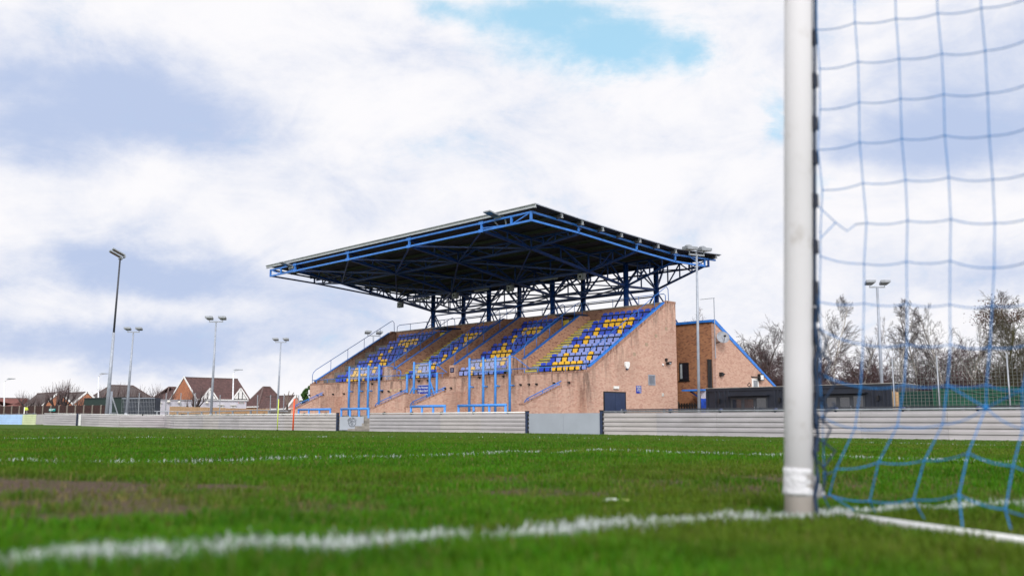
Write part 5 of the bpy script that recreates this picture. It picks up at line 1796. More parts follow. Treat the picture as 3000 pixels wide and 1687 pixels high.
def grow(R, H, style):
    """returns limb segments and twig segments for a bare winter tree of height H"""
    limbs, twigs = [], []
    wind = np.array([_rt.x, _rt.y, 0]) * style.get('wind', .25)

    def branch(p, d, ln, r, lvl, nseg):
        p = np.array(p, float); d = np.array(d, float)
        step = ln / nseg
        pts = [p.copy()]
        ds_ = [d.copy()]
        for k in range(nseg):
            f_ = k / nseg
            bend = np.array([R.gauss(0, style['wob']), R.gauss(0, style['wob']), R.gauss(0, style['wob'] * .6)])
            lift = np.array([0, 0, style['lift'][lvl]])
            d = d + bend + lift * .25 + (wind * .22 * (lvl >= 2))
            d /= np.linalg.norm(d)
            q = p + d * step
            ra = r * (1 - f_ * .8); rb = r * (1 - (k + 1) / nseg * .8)
            (limbs if lvl <= 1 else twigs).append((p, q, max(ra, .009), max(rb, .0065)))
            p = q
            pts.append(p.copy()); ds_.append(d.copy())
        if lvl == 3:
            return
        cnt = style['cnt'][lvl]
        for k in range(cnt):
            f_ = style['from'][lvl] + (1 - style['from'][lvl]) * (k + R.random()) / cnt
            f_ = min(f_, .99)
            i = int(f_ * nseg)
            base = pts[i] + (pts[i + 1] - pts[i]) * (f_ * nseg - i)
            ax = ds_[i + 1]
            a_ = R.uniform(0, 2 * math.pi)
            u = np.cross(ax, [.3, .1, .9]); u /= np.linalg.norm(u); v = np.cross(ax, u)
            spread = style['ang'][lvl] * R.uniform(.75, 1.25)
            nd_ = ax * math.cos(spread) + (u * math.cos(a_) + v * math.sin(a_)) * math.sin(spread)
            l2 = ln * style['len'][lvl] * R.uniform(.65, 1.15) * (1 - style['taper'][lvl] * f_)
            branch(base, nd_, l2, max(r * (1 - .75 * f_) * style['rad'][lvl], .009), lvl + 1, style['seg'][lvl + 1])

    for k in range(style.get('stems', 1)):
        d0 = np.array([R.gauss(0, style.get('stemlean', .04)), R.gauss(0, style.get('stemlean', .04)), 1.0])
        branch((R.gauss(0, .25 * (style.get('stems', 1) > 1)), R.gauss(0, .25 * (style.get('stems', 1) > 1)), 0), d0 / np.linalg.norm(d0), H * (1 if k == 0 else R.uniform(.7, .95)), H * style['r'], 0, style['seg'][0])
    return limbs, twigs


ST_BIRCH = dict(wob=.09, lift=[.06, .22, .02, -.1], cnt=[26, 10, 8], **{'from': [.25, .2, .1]}, ang=[.62, .6, .6], len=[.42, .42, .5], taper=[.62, .3, .3], rad=[.36, .42, .5], seg=[14, 7, 5, 3], r=.0125, wind=.6)
ST_DENSE = dict(wob=.11, lift=[.05, .12, .05, .03], cnt=[24, 10, 8], **{'from': [.12, .15, .1]}, ang=[.8, .75, .7], len=[.5, .45, .5], taper=[.5, .3, .3], rad=[.4, .45, .5], seg=[10, 6, 4, 3], r=.011, stems=2, stemlean=.16, wind=.15)
ST_BUSH = dict(wob=.14, lift=[.05, .1, .05, 0], cnt=[14, 8, 7], **{'from': [.05, .1, .1]}, ang=[.8, .8, .8], len=[.6, .5, .5], taper=[.3, .3, .3], rad=[.5, .5, .5], seg=[8, 5, 4, 3], r=.009, stems=5, stemlean=.45, wind=.1)

TREEPROTO = {}


def tree(kind, lab, px, pytop, Z, rot=0, variant=0, widen=1.0, group='bare trees behind the cabins'):
    styles = {'birch': (ST_BIRCH, BIRCH, TWIG, 12), 'dense': (ST_DENSE, BARK, TWIG, 10), 'plum': (ST_DENSE, BARK, TWIGP, 10), 'olive': (ST_DENSE, M('mossy_bark', (.075, .07, .03), .9, .3), TWIGO, 10), 'bush': (ST_BUSH, BARK, TWIGP, 4.5)}
    st, bm, tm, H = styles[kind]
    key = (kind, variant)
    b = at(px, 1229, Z)
    hgt = at(px, pytop, Z).z + .34
    nm = {'birch': 'birch_tree', 'dense': 'bare_tree', 'plum': 'bare_tree', 'olive': 'mossy_tree', 'bush': 'thicket_shrub'}[kind]
    if key not in TREEPROTO:
        R = random.Random(100 + variant * 17 + len(kind))
        t = thing(nm, lab, 'tree' if kind != 'bush' else 'shrub', (b.x, b.y, -.36), group)
        li, tw = grow(R, H, st)
        top = max(max(s_[1][2] for s_ in tw), 1)
        k = H / top
        sc = lambda S_: [(p * k, q * k, a_, c_) for p, q, a_, c_ in S_]
        seg_mesh('trunk', sc(li), bm, t, 5)
        seg_mesh('crown', sc(tw), tm, t, 3)
        TREEPROTO[key] = t
    else:
        t = dup(TREEPROTO[key])
        t.location = (b.x, b.y, -.36)
        tag(t, lab, None, group)
    s_ = hgt / H
    t.scale = (s_ * widen, s_ * widen, s_)
    t.rotation_euler = (0, 0, rot)
    return t


tree('birch', 'tall slender birch just right of the goal post, beside the near mast', 2440, 852, 82, 0, 0, .9)
tree('birch', 'thin smaller birch between the tall slender birch and the floodlight mast', 2522, 925, 86, 2.0, 1, .7)
tree('birch', 'birch with a pale leaning trunk right of the floodlight mast', 2640, 905, 84, .8, 1, .9)
tree('birch', 'forked birch behind the first fence post', 2700, 880, 88, 3.2, 0, .95)
tree('birch', 'birch behind the second bay of the mesh fence', 2790, 880, 86, 4.1, 2, .9)
tree('birch', 'tallest birch at right, between two fence posts', 2850, 850, 83, 5.2, 0, .9)
tree('olive', 'mossy many-branched tree near the right edge with clinging brown leaves', 2945, 838, 72, .4, 0, 1.1)
tree('olive', 'mossy tree cut off by the right edge', 3030, 850, 74, 2.1, 1, 1.1)
tree('dense', 'bare tree rising just right of the annex roof', 2175, 960, 95, .3, 0, 1.05)
tree('dense', 'taller bare tree left of the goal post', 2250, 928, 93, 1.7, 1, .95)
tree('plum', 'plum-tinted bare tree hard against the goal post', 2300, 975, 88, 2.9, 2, 1.1)
tree('dense', 'bare tree behind the upper slope of the annex roof', 2115, 945, 97, 4.0, 2, .9)
tree('plum', 'rounded bare tree behind the roof ridge of the annex', 2030, 905, 84, 5.0, 0, .8)
tree('dense', 'bare tree half hidden behind the goal post', 2365, 950, 90, 1.2, 0, 1.0)
for i, (px, pt, z) in enumerate(((2130, 1045, 88), (2200, 1020, 86), (2260, 1030, 84), (2320, 1030, 84), (2385, 1020, 82), (2440, 1030, 84), (2500, 1040, 86), (2560, 1035, 86), (2625, 1025, 88), (2690, 1025, 90), (2750, 1030, 90), (2810, 1020, 88), (2870, 1020, 86), (2935, 1015, 84), (3000, 1010, 82),
                                 (2165, 1000, 96), (2290, 985, 98), (2415, 1000, 96), (2545, 1005, 98), (2665, 990, 99), (2780, 985, 98), (2905, 985, 96))):
    tree('bush' if i < 15 else 'plum', f'tangled bare thicket below the trees, {ORD[(i % 15) + 1]} from the left in its row' if i < 15 else f'low bare tree behind the thicket, {ORD[i - 14]} from the left in its row', px, pt, z, i * 1.3, i % 2 if i < 15 else (0, 2)[i % 2], 1.35 if i < 15 else 1.4, 'thickets behind the cabins' if i < 15 else 'low bare trees behind the thicket')

# brown leaf clumps caught in the mossy tree
def leaf_clumps(parent_name_label, centres, mat, n=900, size=.09, name='leaf_clump', spread=(.8, .8, .35)):
    vs, fs = [], []
    for c, wx, n_ in centres:
        for k in range(n_):
            p = Vector(c) + _rt * R0.gauss(0, wx) + _fh * R0.gauss(0, spread[1]) + Vector((0, 0, R0.gauss(0, spread[2])))
            d = Vector((R0.gauss(0, 1), R0.gauss(0, 1), R0.gauss(0, 1))).normalized() * size * R0.uniform(.5, 1.3)
            e_ = Vector((R0.gauss(0, 1), R0.gauss(0, 1), R0.gauss(0, 1))).normalized() * size * .6
            i = len(vs)
            vs += [p - d, p + e_, p + d, p - e_]
            fs.append((i, i + 1, i + 2, i + 3))
    return vs, fs


R0 = random.Random(5)
om = [o for o in bpy.data.objects if o.name == 'mossy_tree'][0]
vs, fs = leaf_clumps('', [(at(2890, 935, 71), .55, 300), (at(2960, 930, 71), .8, 380), (at(2990, 925, 70), .5, 250), (at(2930, 900, 71), .35, 120), (at(2900, 900, 72), .3, 100)], None, size=.085, spread=(.8, .7, .3))
me = bpy.data.meshes.new('leaf_clump'); mi = Matrix.LocRotScale(om.location, om.rotation_euler, om.scale).inverted()
me.from_pydata([mi @ v for v in vs], [], fs); me.materials.append(M('dead_leaf_brown', (.085, .045, .03), .9, .3, 8))
lo = bpy.data.objects.new('leaf_clump', me); COL.objects.link(lo); lo.parent = om

# evergreen shrub and dark hut left of the stand
def leafy(name, lab, cat, c, rx, rz_, n, mat, group=None, seed=3):
    t = thing(name, lab, cat, c, group)
    c = Vector(c)
    R = random.Random(seed)
    vs, fs = [], []
    lobes = [(R.gauss(0, rx * .28), R.gauss(0, rx * .28), rz_ * (.15 + .75 * k / 13), rx * R.uniform(.6, 1.0) * (1 - .035 * k)) for k in range(14)]
    for k in range(n):
        lx, ly, lz, lr = R.choice(lobes)
        d = Vector((R.gauss(0, 1), R.gauss(0, 1), R.gauss(0, 1))).normalized() * lr * R.uniform(.6, 1.05)
        p = c + Vector((lx, ly, lz)) + d
        a_ = Vector((R.gauss(0, 1), R.gauss(0, 1), R.gauss(0, .7))).normalized() * .075 * R.uniform(.6, 1.4)
        b_ = Vector((R.gauss(0, 1), R.gauss(0, 1), R.gauss(0, 1))).normalized() * .045
        i = len(vs); vs += [p - a_, p + b_, p + a_, p - b_]; fs.append((i, i + 1, i + 2, i + 3))
    w = MB(); w.add(vs, fs); o = w.build('foliage', mat, t)
    w = MB(); w.tube([c, c + Vector((.05, 0, rz_ * .7))], [.12, .04], 6); w.build('stem', BARK, t)
    return t


b = at(895, 1229, 100)
leafy('evergreen_shrub', 'bright green evergreen shrub against the left end of the stand', 'shrub', (b.x, b.y, -.36), .5, (1229 - 1110) / 2750 * 100 + .2, 7000, M('evergreen_leaf', (.05, .12, .022), .6, .35, 2))
b0, b1 = at(884, 1172, 96), at(903, 1172, 96)
t = thing('dark_hut', 'small dark flat-roofed hut beside the green shrub', 'hut', (b0.x, b0.y, -.36))
w = MB(); w.box((b0.x, b0.y, -.36), (b0.x + 1.4, b0.y + 1.5, b0.z - .15)); w.build('wall', M('hut_dark_green', (.03, .04, .035), .7), t)
w = MB(); w.box((b0.x - .12, b0.y - .12, b0.z - .15), (b0.x + 1.5, b0.y + 1.6, b0.z)); w.build('roof', M('hut_roof', (.07, .085, .06), .8), t)


#@@left
# ------------------------------------------------------------------ houses and sheds on the left
def house(lab, x0, x1, y0, y1, ze, zr, axis, hip=0.0, wall=BRICK_HO, roof=TILE, barge=True, cat='house', name='brick_house'):
    """axis: direction of the ridge; hip: how far the ridge is pulled in at both ends"""
    t = thing(name, lab, cat, ((x0 + x1) / 2, (y0 + y1) / 2, -.36), 'houses beyond the ground')
    mx, my = (x0 + x1) / 2, (y0 + y1) / 2
    w = MB(); w.box((x0, y0, -.4), (x1, y1, ze)); w.build('wall', wall, t)
    o_ = .35
    X0, X1, Y0, Y1 = x0 - o_, x1 + o_, y0 - o_, y1 + o_
    zo = ze - .2
    w = MB()
    if axis == 'y':
        r0, r1 = (mx, Y0 + hip, zr), (mx, Y1 - hip, zr)
        vs = [(X0, Y0, zo), (X1, Y0, zo), (X1, Y1, zo), (X0, Y1, zo), r0, r1]
        fs = [(0, 1, 4), (1, 2, 5, 4), (2, 3, 5), (3, 0, 4, 5), (3, 2, 1, 0)]
    else:
        r0, r1 = (X0 + hip, my, zr), (X1 - hip, my, zr)
        vs = [(X0, Y0, zo), (X1, Y0, zo), (X1, Y1, zo), (X0, Y1, zo), r0, r1]
        fs = [(0, 1, 5, 4), (1, 2, 5), (2, 3, 4, 5), (3, 0, 4), (3, 2, 1, 0)]
    w.add(vs, fs)
    rf = w.build('roof', roof, t)
    w = MB(); w.bar((X1 + .06, Y0, zo), (X1 + .06, Y1, zo), .1, .16); w.bar((X0, Y0 - .06, zo), (X1, Y0 - .06, zo), .1, .16) if hip or axis == 'x' else None
    w.build('gutter', WHITE, t)
    rb = MB(); rb.bar(r0, r1, .22, .16)
    if hip:
        for v in vs[:4]:
            q = r0 if (Vector(v) - Vector(r0)).length < (Vector(v) - Vector(r1)).length else r1
            rb.bar(v, q, .2, .16)
    rb.build('ridge', M('ridge_tile', (.11, .075, .07), .85, .2), rf)
    if not hip:
        w = MB(); b = MB()
        if axis == 'y':
            y = Y0 - .02
            w.add([(X0 + .2, y, zo + .05), (X1 - .2, y, zo + .05), (mx, y, zr - .25)], [(0, 1, 2)])
            b.bar((X0 - .1, y - .03, zo), (mx, y - .03, zr + .06), .06, .26); b.bar((X1 + .1, y - .03, zo), (mx, y - .03, zr + .06), .06, .26)
        else:
            x = X1 + .02
            w.add([(x, Y0 + .2, zo + .05), (x, Y1 - .2, zo + .05), (x, my, zr - .25)], [(0, 1, 2)])
            b.bar((x + .03, Y0 - .1, zo), (x + .03, my, zr + .06), .06, .26); b.bar((x + .03, Y1 + .1, zo), (x + .03, my, zr + .06), .06, .26)
        w.build('gable', wall, t); b.build('barge_board', WHITE, t)
    return t, rf


# main gabled house with two dormers
c = at(580, 1166, 137); xr = c.x - 4.1
yr1 = onX(690, 1113, xr).y
zr = onX(540, 1105, xr).z
mh, rf = house('large gabled house with dark red tiled roof and two white dormer gables', c.x - 8.2, c.x, c.y, yr1, c.z, zr, 'y')
for px in (612, 702):
    q = onX(px, 1166, c.x + .35)
    y = q.y
    zt_ = onX(px, 1138, c.x + .3).z
    w = MB()
    w.add([(c.x + .55, y - 1.15, q.z - .1), (c.x + .55, y + 1.15, q.z - .1), (c.x + .55, y, zt_), (c.x - 3.2, y, zt_), (c.x - .8, y - 1.15, q.z - .1), (c.x - .8, y + 1.15, q.z - .1)], [(0, 2, 3, 4), (1, 5, 3, 2), (0, 1, 2)])
    d_ = w.build('dormer', TILE, mh)
    w = MB(); w.add([(c.x + .57, y - 1.0, q.z - .1), (c.x + .57, y + 1.0, q.z - .1), (c.x + .57, y, zt_ - .15)], [(0, 1, 2)]); w.build('dormer_face', WHITE, d_)
    w = MB(); w.bar((c.x + .62, y - 1.25, q.z - .15), (c.x + .62, y, zt_ + .05), .06, .2); w.bar((c.x + .62, y + 1.25, q.z - .15), (c.x + .62, y, zt_ + .05), .06, .2); w.build('barge_board', WHITE, d_)
    w = MB()
    for dy in (-.3, .3):
        w.box((c.x + .58, y + dy - .06, q.z - .1), (c.x + .6, y + dy + .06, zt_ - .55))
    w.build('timber_strip', M('dark_timber', (.03, .025, .03), .8), d_)
w = MB()
for k in range(6):
    y = c.y + 2.0 + k * 2.6
    w = MB(); w.box((c.x + .01, y, c.z - 1.2), (c.x + .04, y + 1.3, c.z - .3)); f_ = w.build('window', WHITE, mh)
    w = MB(); w.box((c.x + .041, y + .1, c.z - 1.1), (c.x + .05, y + 1.2, c.z - .4)); w.build('pane', DARKGLASS, f_)
# hipped house
c = at(758, 1187, 130)
xl = onY(722, 1187, c.y).x; ye = onX(836, 1187, c.x).y
t_, rf = house('hipped-roof bungalow with dark red tiles left of the stand', xl, c.x, c.y, ye, c.z, onX(782, 1133, (xl + c.x) / 2).z, 'y', hip=(c.x - xl) * .5 + .2)
for k in range(3):
    y = c.y + (ye - c.y) * (.3 + .22 * k)
    w = MB(); w.box((c.x + .01, y, 1.0), (c.x + .05, y + 1.9, c.z - .25)); f_ = w.build('window', WHITE, t_)
    w = MB(); w.box((c.x + .051, y + .12, 1.1), (c.x + .06, y + .85, c.z - .4)); w.box((c.x + .051, y + 1.05, 1.1), (c.x + .06, y + 1.75, c.z - .4)); w.build('pane', DARKGLASS, f_)
# small pink gabled house
c = at(842, 1186, 122)
ye = onX(884, 1190, c.x).y
t_, rf = house('small pink brick gabled house behind the orange pole', c.x - 7, c.x, c.y, ye, c.z - .3, onX(865, 1158, c.x).z, 'x', wall=M('pink_render_brick', (.42, .24, .20), .9, .15, 3))
ym = (c.y + ye) / 2
w = MB(); w.box((c.x + .01, ym - .9, .8), (c.x + .06, ym + .9, c.z - .25)); w.tube([(c.x + .03, ym, c.z - .3), (c.x + .06, ym, c.z - .3)], .9, 16); f_ = w.build('window', WHITE, t_)
w = MB(); w.box((c.x + .065, ym - .6, .9), (c.x + .075, ym + .6, c.z - .5)); w.build('pane', DARKGLASS, f_)
# houses further left
c = at(300, 1168, 150); xl = onY(258, 1168, c.y).x; ye = onX(452, 1168, c.x).y
t_, _ = house('long hipped house with a grey-brown roof behind the tallest mast', xl, c.x, c.y, ye, c.z, onX(330, 1128, (xl + c.x) / 2).z, 'y', hip=(c.x - xl) * .45, roof=TILEG)
w = MB(); w.box((c.x + .01, c.y + 3, 1.2), (c.x + .05, c.y + 5, c.z - .4)); w.build('window', WHITE, t_)
c = at(490, 1168, 158); xl = onY(446, 1168, c.y).x; ye = onX(560, 1168, c.x).y
house('brown-roofed house half hidden behind the gabled house', xl, c.x, c.y, ye, c.z, onX(495, 1133, (xl + c.x) / 2).z, 'y', hip=(c.x - xl) * .5)
c = at(120, 1192, 138); ye = onX(216, 1192, c.x).y
t_, _ = house('gabled house with an orange brick gable and white bargeboards at left', c.x - 9, c.x, c.y, ye, c.z, onX(170, 1149, c.x).z, 'x', roof=TILEG)
c = at(212, 1185, 148); ye = onX(290, 1185, c.x).y
house('grey-roofed gabled house behind the pollarded trees', c.x - 9, c.x, c.y, ye, c.z, onX(254, 1148, c.x).z, 'x', roof=TILEG)
c = at(20, 1190, 142); xl = onY(-40, 1190, c.y).x; ye = onX(78, 1190, c.x).y
t_, rf = house('low red-roofed house at the left edge with a bright rooflight', xl, c.x, c.y, ye, c.z, onX(15, 1166, (xl + c.x) / 2).z, 'y', hip=(c.x - xl) * .45, roof=tile_mat('red_roof_tile', (.16, .055, .045)))

# flat-roofed grey building, its signs and the new timber fence before it
GX = at(456, 1169, 112).x
ga, gb = onX(456, 1169, GX), onX(722, 1174, GX)
gbld = thing('flat_roofed_building', 'long single-storey grey rendered building with a flat roof', 'building', (GX - 4, (ga.y + gb.y) / 2, -.36))
LIL = M('lilac_grey_render', (.52, .51, .57), .8, .05, 1)
w = MB(); w.box((GX - 8, ga.y, -.38), (GX, gb.y, ga.z - .12)); w.build('wall', LIL, gbld)
w = MB(); w.box((GX - 8.1, ga.y - .1, ga.z - .12), (GX + .1, gb.y + .1, ga.z)); w.build('roof_edge', M('roof_trim', (.3, .3, .33), .7), gbld)
for px0, px1, py0, py1 in ((462, 471, 1181, 1192), (640, 653, 1187, 1194), (676, 689, 1188, 1194)):
    a, b = onX(px0, py0, GX), onX(px1, py1, GX)
    w = MB(); w.box((GX + .003, a.y, b.z), (GX + .06, b.y, a.z)); f_ = w.build('window', WHITE, gbld)
    w = MB(); w.box((GX + .061, a.y + .12, b.z + .1), (GX + .07, b.y - .12, a.z - .1)); w.build('pane', DARKGLASS, f_)
    w = MB(); w.box((GX + .003, a.y - .1, a.z + .02), (GX + .2, b.y + .1, a.z + .1)); w.build('hood', OFFWHITE, f_)
a, b = onX(540, 1178, GX), onX(568, 1190, GX)
w = MB(); w.box((GX + .003, a.y, b.z), (GX + .03, b.y, a.z)); w.build('shutter', M('pale_shutter', (.47, .465, .52), .7), gbld)
for i, (px, py) in enumerate(((493, 1174), (524, 1176), (605, 1177))):
    q = onX(px, py, GX + .15)
    t = thing('wall_floodlight', f'small pale floodlight on the grey flat-roofed building, {["leftmost", "middle", "rightmost"][i]} of three', 'light', q, 'lights on the grey building')
    w = MB(); w.tube([(GX + .005, q.y, q.z + .25), (GX + .2, q.y, q.z + .2), (GX + .25, q.y, q.z)], .04, 6); w.build('arm', BLACK, t)
    w = MB(); w.ball((GX + .28, q.y, q.z - .08), .2, 8, 6, (1, 1.1, .9)); w.build('lamp_head', OFFWHITE, t)
a, b = onX(699, 1176, GX), onX(716, 1182, GX)
t = thing('red_sign', 'white and red sign at the right end of the grey building', 'sign', (GX + .03, (a.y + b.y) / 2, b.z))
w = MB(); w.box((GX + .003, a.y, b.z), (GX + .05, b.y, a.z)); w.build('sign_panel', M('red_sign_paint', (.62, .10, .12), .5), t)
w = MB(); w.box((GX + .051, a.y, a.z - .06), (GX + .055, b.y, a.z)); w.box((GX + .051, a.y, b.z), (GX + .055, b.y, b.z + .06)); w.build('sign_border', WHITE, t)
w = MB(); w.box((GX + .051, b.y - .8, b.z + .061), (GX + .056, b.y - .05, a.z - .061)); w.build('sign_mark', BLACK, t)


def line_fence(name, lab, cat, A, B, zt0, zt1, mat, n, th=.04, postm=None, nposts=0, grp=None, boards=True):
    A = Vector(A); B = Vector(B)
    t = thing(name, lab, cat, ((A.x + B.x) / 2, (A.y + B.y) / 2, -.36), grp)
    d = (B - A).normalized(); out = Vector((d.y, -d.x, 0))
    for k in range(n):
        a = A + (B - A) * (k / n); b = A + (B - A) * ((k + 1) / n)
        za, zb_ = zt0 + (zt1 - zt0) * (k / n), zt0 + (zt1 - zt0) * ((k + 1) / n)
        w = MB()
        m_ = max(1, int((b - a).length / .15)) if boards else 1
        for j in range(m_):
            p = a + (b - a) * (j / m_) + d * .004; q = a + (b - a) * ((j + 1) / m_) - d * .004
            zz = za + (zb_ - za) * (j / m_) + random.uniform(-.015, .015)
            off = out * (.012 * (j % 2))
            w.prism([Vector((p.x, p.y, -.38)) + off, Vector((p.x, p.y, zz)) + off, Vector((p.x, p.y, zz)) - out * th + off, Vector((p.x, p.y, -.38)) - out * th + off], (q.x - p.x, q.y - p.y, 0))
        w.build('fence_panel', mat, t)
    if postm:
        for k in range(nposts + 1):
            a = A + (B - A) * (k / nposts)
            za = zt0 + (zt1 - zt0) * (k / nposts)
            w = MB(); c0 = Vector((a.x, a.y, 0)) + out * .05
            w.prism([c0 + d * .09 + Vector((0, 0, -.38)), c0 + d * .09 + Vector((0, 0, za - .02)), c0 + Vector((0, 0, za + .05)), c0 - d * .09 + Vector((0, 0, za - .02)), c0 - d * .09 + Vector((0, 0, -.38))], -out * .14)
            w.build('fence_post', postm, t)
    return t


NT = M('new_larch_boards', (.50, .33, .19), .8, .22, 8, stretch=(3, 3, .3))
fa, fb = at(498, 1190, 99), at(661, 1194, 108)
line_fence('timber_fence', 'new pale timber fence in front of the grey building', 'fence', fa, fb, fa.z, fb.z, NT, 5)
fa, fb = at(662, 1195.5, 108), at(792, 1197, 114)
line_fence('timber_fence', 'slightly darker timber fence continuing right to the bungalow', 'fence', fa, fb, fa.z, fb.z, M('larch_boards', (.42, .26, .14), .8, .22, 8, stretch=(3, 3, .3)), 4)
fa, fb = at(793, 1200, 104), at(850, 1201, 98)
line_fence('timber_fence', 'short weathered grey-brown fence behind the marker poles', 'fence', fa, fb, fa.z, fb.z, M('weathered_boards', (.16, .14, .125), .85, .25, 8), 2)
DB = M('dark_brown_boards', (.042, .020, .018), .8, .3, 5)
CP = M('concrete_fence_post', (.20, .175, .15), .9, .2)
fa, fb = at(-30, 1190, 116), at(322, 1190, 106)
line_fence('panel_fence', 'dark brown panel fence with concrete posts at far left', 'fence', fa, fb, fa.z, fa.z, DB, 15, postm=CP, nposts=15)
sgp = fa + (fb - fa) * .515
d_ = (fb - fa).normalized(); d_.z = 0; out = Vector((d_.y, -d_.x, 0))
sg = at(158, 1200, 110.2) + out * .25
t = thing('green_sign', 'small green sign with white arrow on the brown panel fence', 'sign', sg)
w = MB(); w.prism([sg - d_ * .55 + Vector((0, 0, -.15)), sg + d_ * .55 + Vector((0, 0, -.15)), sg + d_ * .55 + Vector((0, 0, .15)), sg - d_ * .55 + Vector((0, 0, .15))], -out * .05); w.build('sign_panel', M('sign_green', (.0, .22, .21), .5), t)
w = MB(); f_ = out * .012
w.prism([sg - d_ * .52 + f_, sg - d_ * .42 + f_ + Vector((0, 0, .12)), sg - d_ * .42 + f_ + Vector((0, 0, .04)), sg - d_ * .30 + f_ + Vector((0, 0, .04)), sg - d_ * .30 + f_ - Vector((0, 0, .04)), sg - d_ * .42 + f_ - Vector((0, 0, .04)), sg - d_ * .42 + f_ - Vector((0, 0, .12))], -out * .01)
w.prism([sg - d_ * .25 + f_ + Vector((0, 0, -.12)), sg - d_ * .15 + f_ + Vector((0, 0, -.12)), sg - d_ * .15 + f_ + Vector((0, 0, .12)), sg - d_ * .25 + f_ + Vector((0, 0, .12))], -out * .01)
for za, le in ((.06, .5), (-.05, .2)):
    w.prism([sg - d_ * .05 + f_ + Vector((0, 0, za - .025)), sg + d_ * (le - .05) + f_ + Vector((0, 0, za - .025)), sg + d_ * (le - .05) + f_ + Vector((0, 0, za + .025)), sg - d_ * .05 + f_ + Vector((0, 0, za + .025))], -out * .01)
w.build('sign_mark', WHITE, t)

# dark shed and the caged court
sx_ = at(247, 1168, 118); sr = at(358, 1168, 112)
t = thing('green_shed', 'long dark green metal shed behind the panel fence', 'shed', ((sx_.x + sr.x) / 2, sx_.y, -.36))
A, B = Vector((sx_.x, sx_.y, 0)), Vector((sr.x, sr.y, 0)); d_ = (B - A).normalized(); out = Vector((d_.y, -d_.x, 0))
w = MB(); w.prism([A + Vector((0, 0, -.38)), A + Vector((0, 0, sx_.z)), A - out * 3 + Vector((0, 0, sx_.z)), A - out * 3 + Vector((0, 0, -.38))], B - A); w.build('wall', M('dark_green_cladding', (.016, .035, .03), .6, .15), t)
w = MB(); w.prism([A + out * .1 + Vector((0, 0, sx_.z + .002)), A + out * .1 + Vector((0, 0, sx_.z + .1)), A - out * 3.1 + Vector((0, 0, sx_.z + .1)), A - out * 3.1 + Vector((0, 0, sx_.z + .002))], B - A); w.build('roof', M('dark_roof_trim', (.03, .035, .04), .6), t)
c0, c1 = at(358, 1167, 108), at(453, 1170, 105)
A, B = Vector((c0.x, c0.y, 0)), Vector((c1.x, c1.y, 0)); d_ = (B - A).normalized(); out = Vector((d_.y, -d_.x, 0))
t = thing('caged_store', 'dark mesh-fronted store between the shed and the grey building', 'store', ((A.x + B.x) / 2, (A.y + B.y) / 2, -.36))
w = MB(); w.prism([A - out * .3 + Vector((0, 0, -.38)), A - out * .3 + Vector((0, 0, c0.z)), A - out * .8 + Vector((0, 0, c0.z)), A - out * .8 + Vector((0, 0, -.38))], B - A); w.build('wall', M('dark_blue_grey', (.03, .038, .055), .5, .25, .6), t)
w = MB()
for k in range(22):
    q = A + (B - A) * (k / 21); w.box(q + Vector((-.012, -.012, -.3)), q + Vector((.012, .012, c0.z)))
for z in (.3, .8, 1.3, 1.8, 2.3):
    w.bar(A + Vector((0, 0, z)), B + Vector((0, 0, z)), .02)
w.build('mesh_front', GALV, t)
w = MB(); w.bar(A + Vector((0, 0, c0.z)), B + Vector((0, 0, c0.z)), .12, .08); w.build('top_rail', GALVL, t)
p0 = at(322, 1229, 92)
t = thing('braced_post', 'stout grey steel post with a diagonal brace right of the tallest mast', 'post', (p0.x, p0.y, -.36))
zt_ = at(329, 1146, 92).z
w = MB(); w.box((p0.x - .09, p0.y - .09, -.38), (p0.x + .09, p0.y + .09, zt_)); w.build('upright', GALVL, t)
w = MB(); q = p0 + _rt * .95; w.bar((p0.x, p0.y, zt_ - .3), (q.x, q.y, .3), .09); w.bar((p0.x, p0.y, 1.0), (q.x - .3, q.y - .2, 1.0), .06); w.build('brace', GALV, t)

# grey railing behind the left boards
pts = [Vector((p.x, p.y, 0)) for p in (at(452, 1204, 90), at(560, 1206, 91), at(690, 1203, 79), at(760, 1201, 73), at(842, 1204, 66))]
zs = [at(452, 1204, 90).z, at(560, 1206, 91).z, at(690, 1203, 79).z, at(760, 1201, 73).z, at(842, 1204, 66).z]
t = thing('pipe_railing', 'grey pipe railing behind the dipping left boards', 'railing', (pts[2].x, pts[2].y, -.36))
w = MB(); w.tube([p + Vector((0, 0, z)) for p, z in zip(pts, zs)], .045, 6); w.build('top_rail', GALV, t)
for px in (460, 490, 520, 551, 594, 637, 683, 736, 790):
    k = np.interp(px, [452, 560, 690, 760, 842], [0, 1, 2, 3, 4]); i = min(int(k), 3); f_ = k - i
    p = pts[i] + (pts[i + 1] - pts[i]) * f_; z = zs[i] + (zs[i + 1] - zs[i]) * f_
    w = MB(); w.box(p + Vector((-.06, -.06, -.38)), p + Vector((.06, .06, z - .04))); w.build('post', GALV, t)
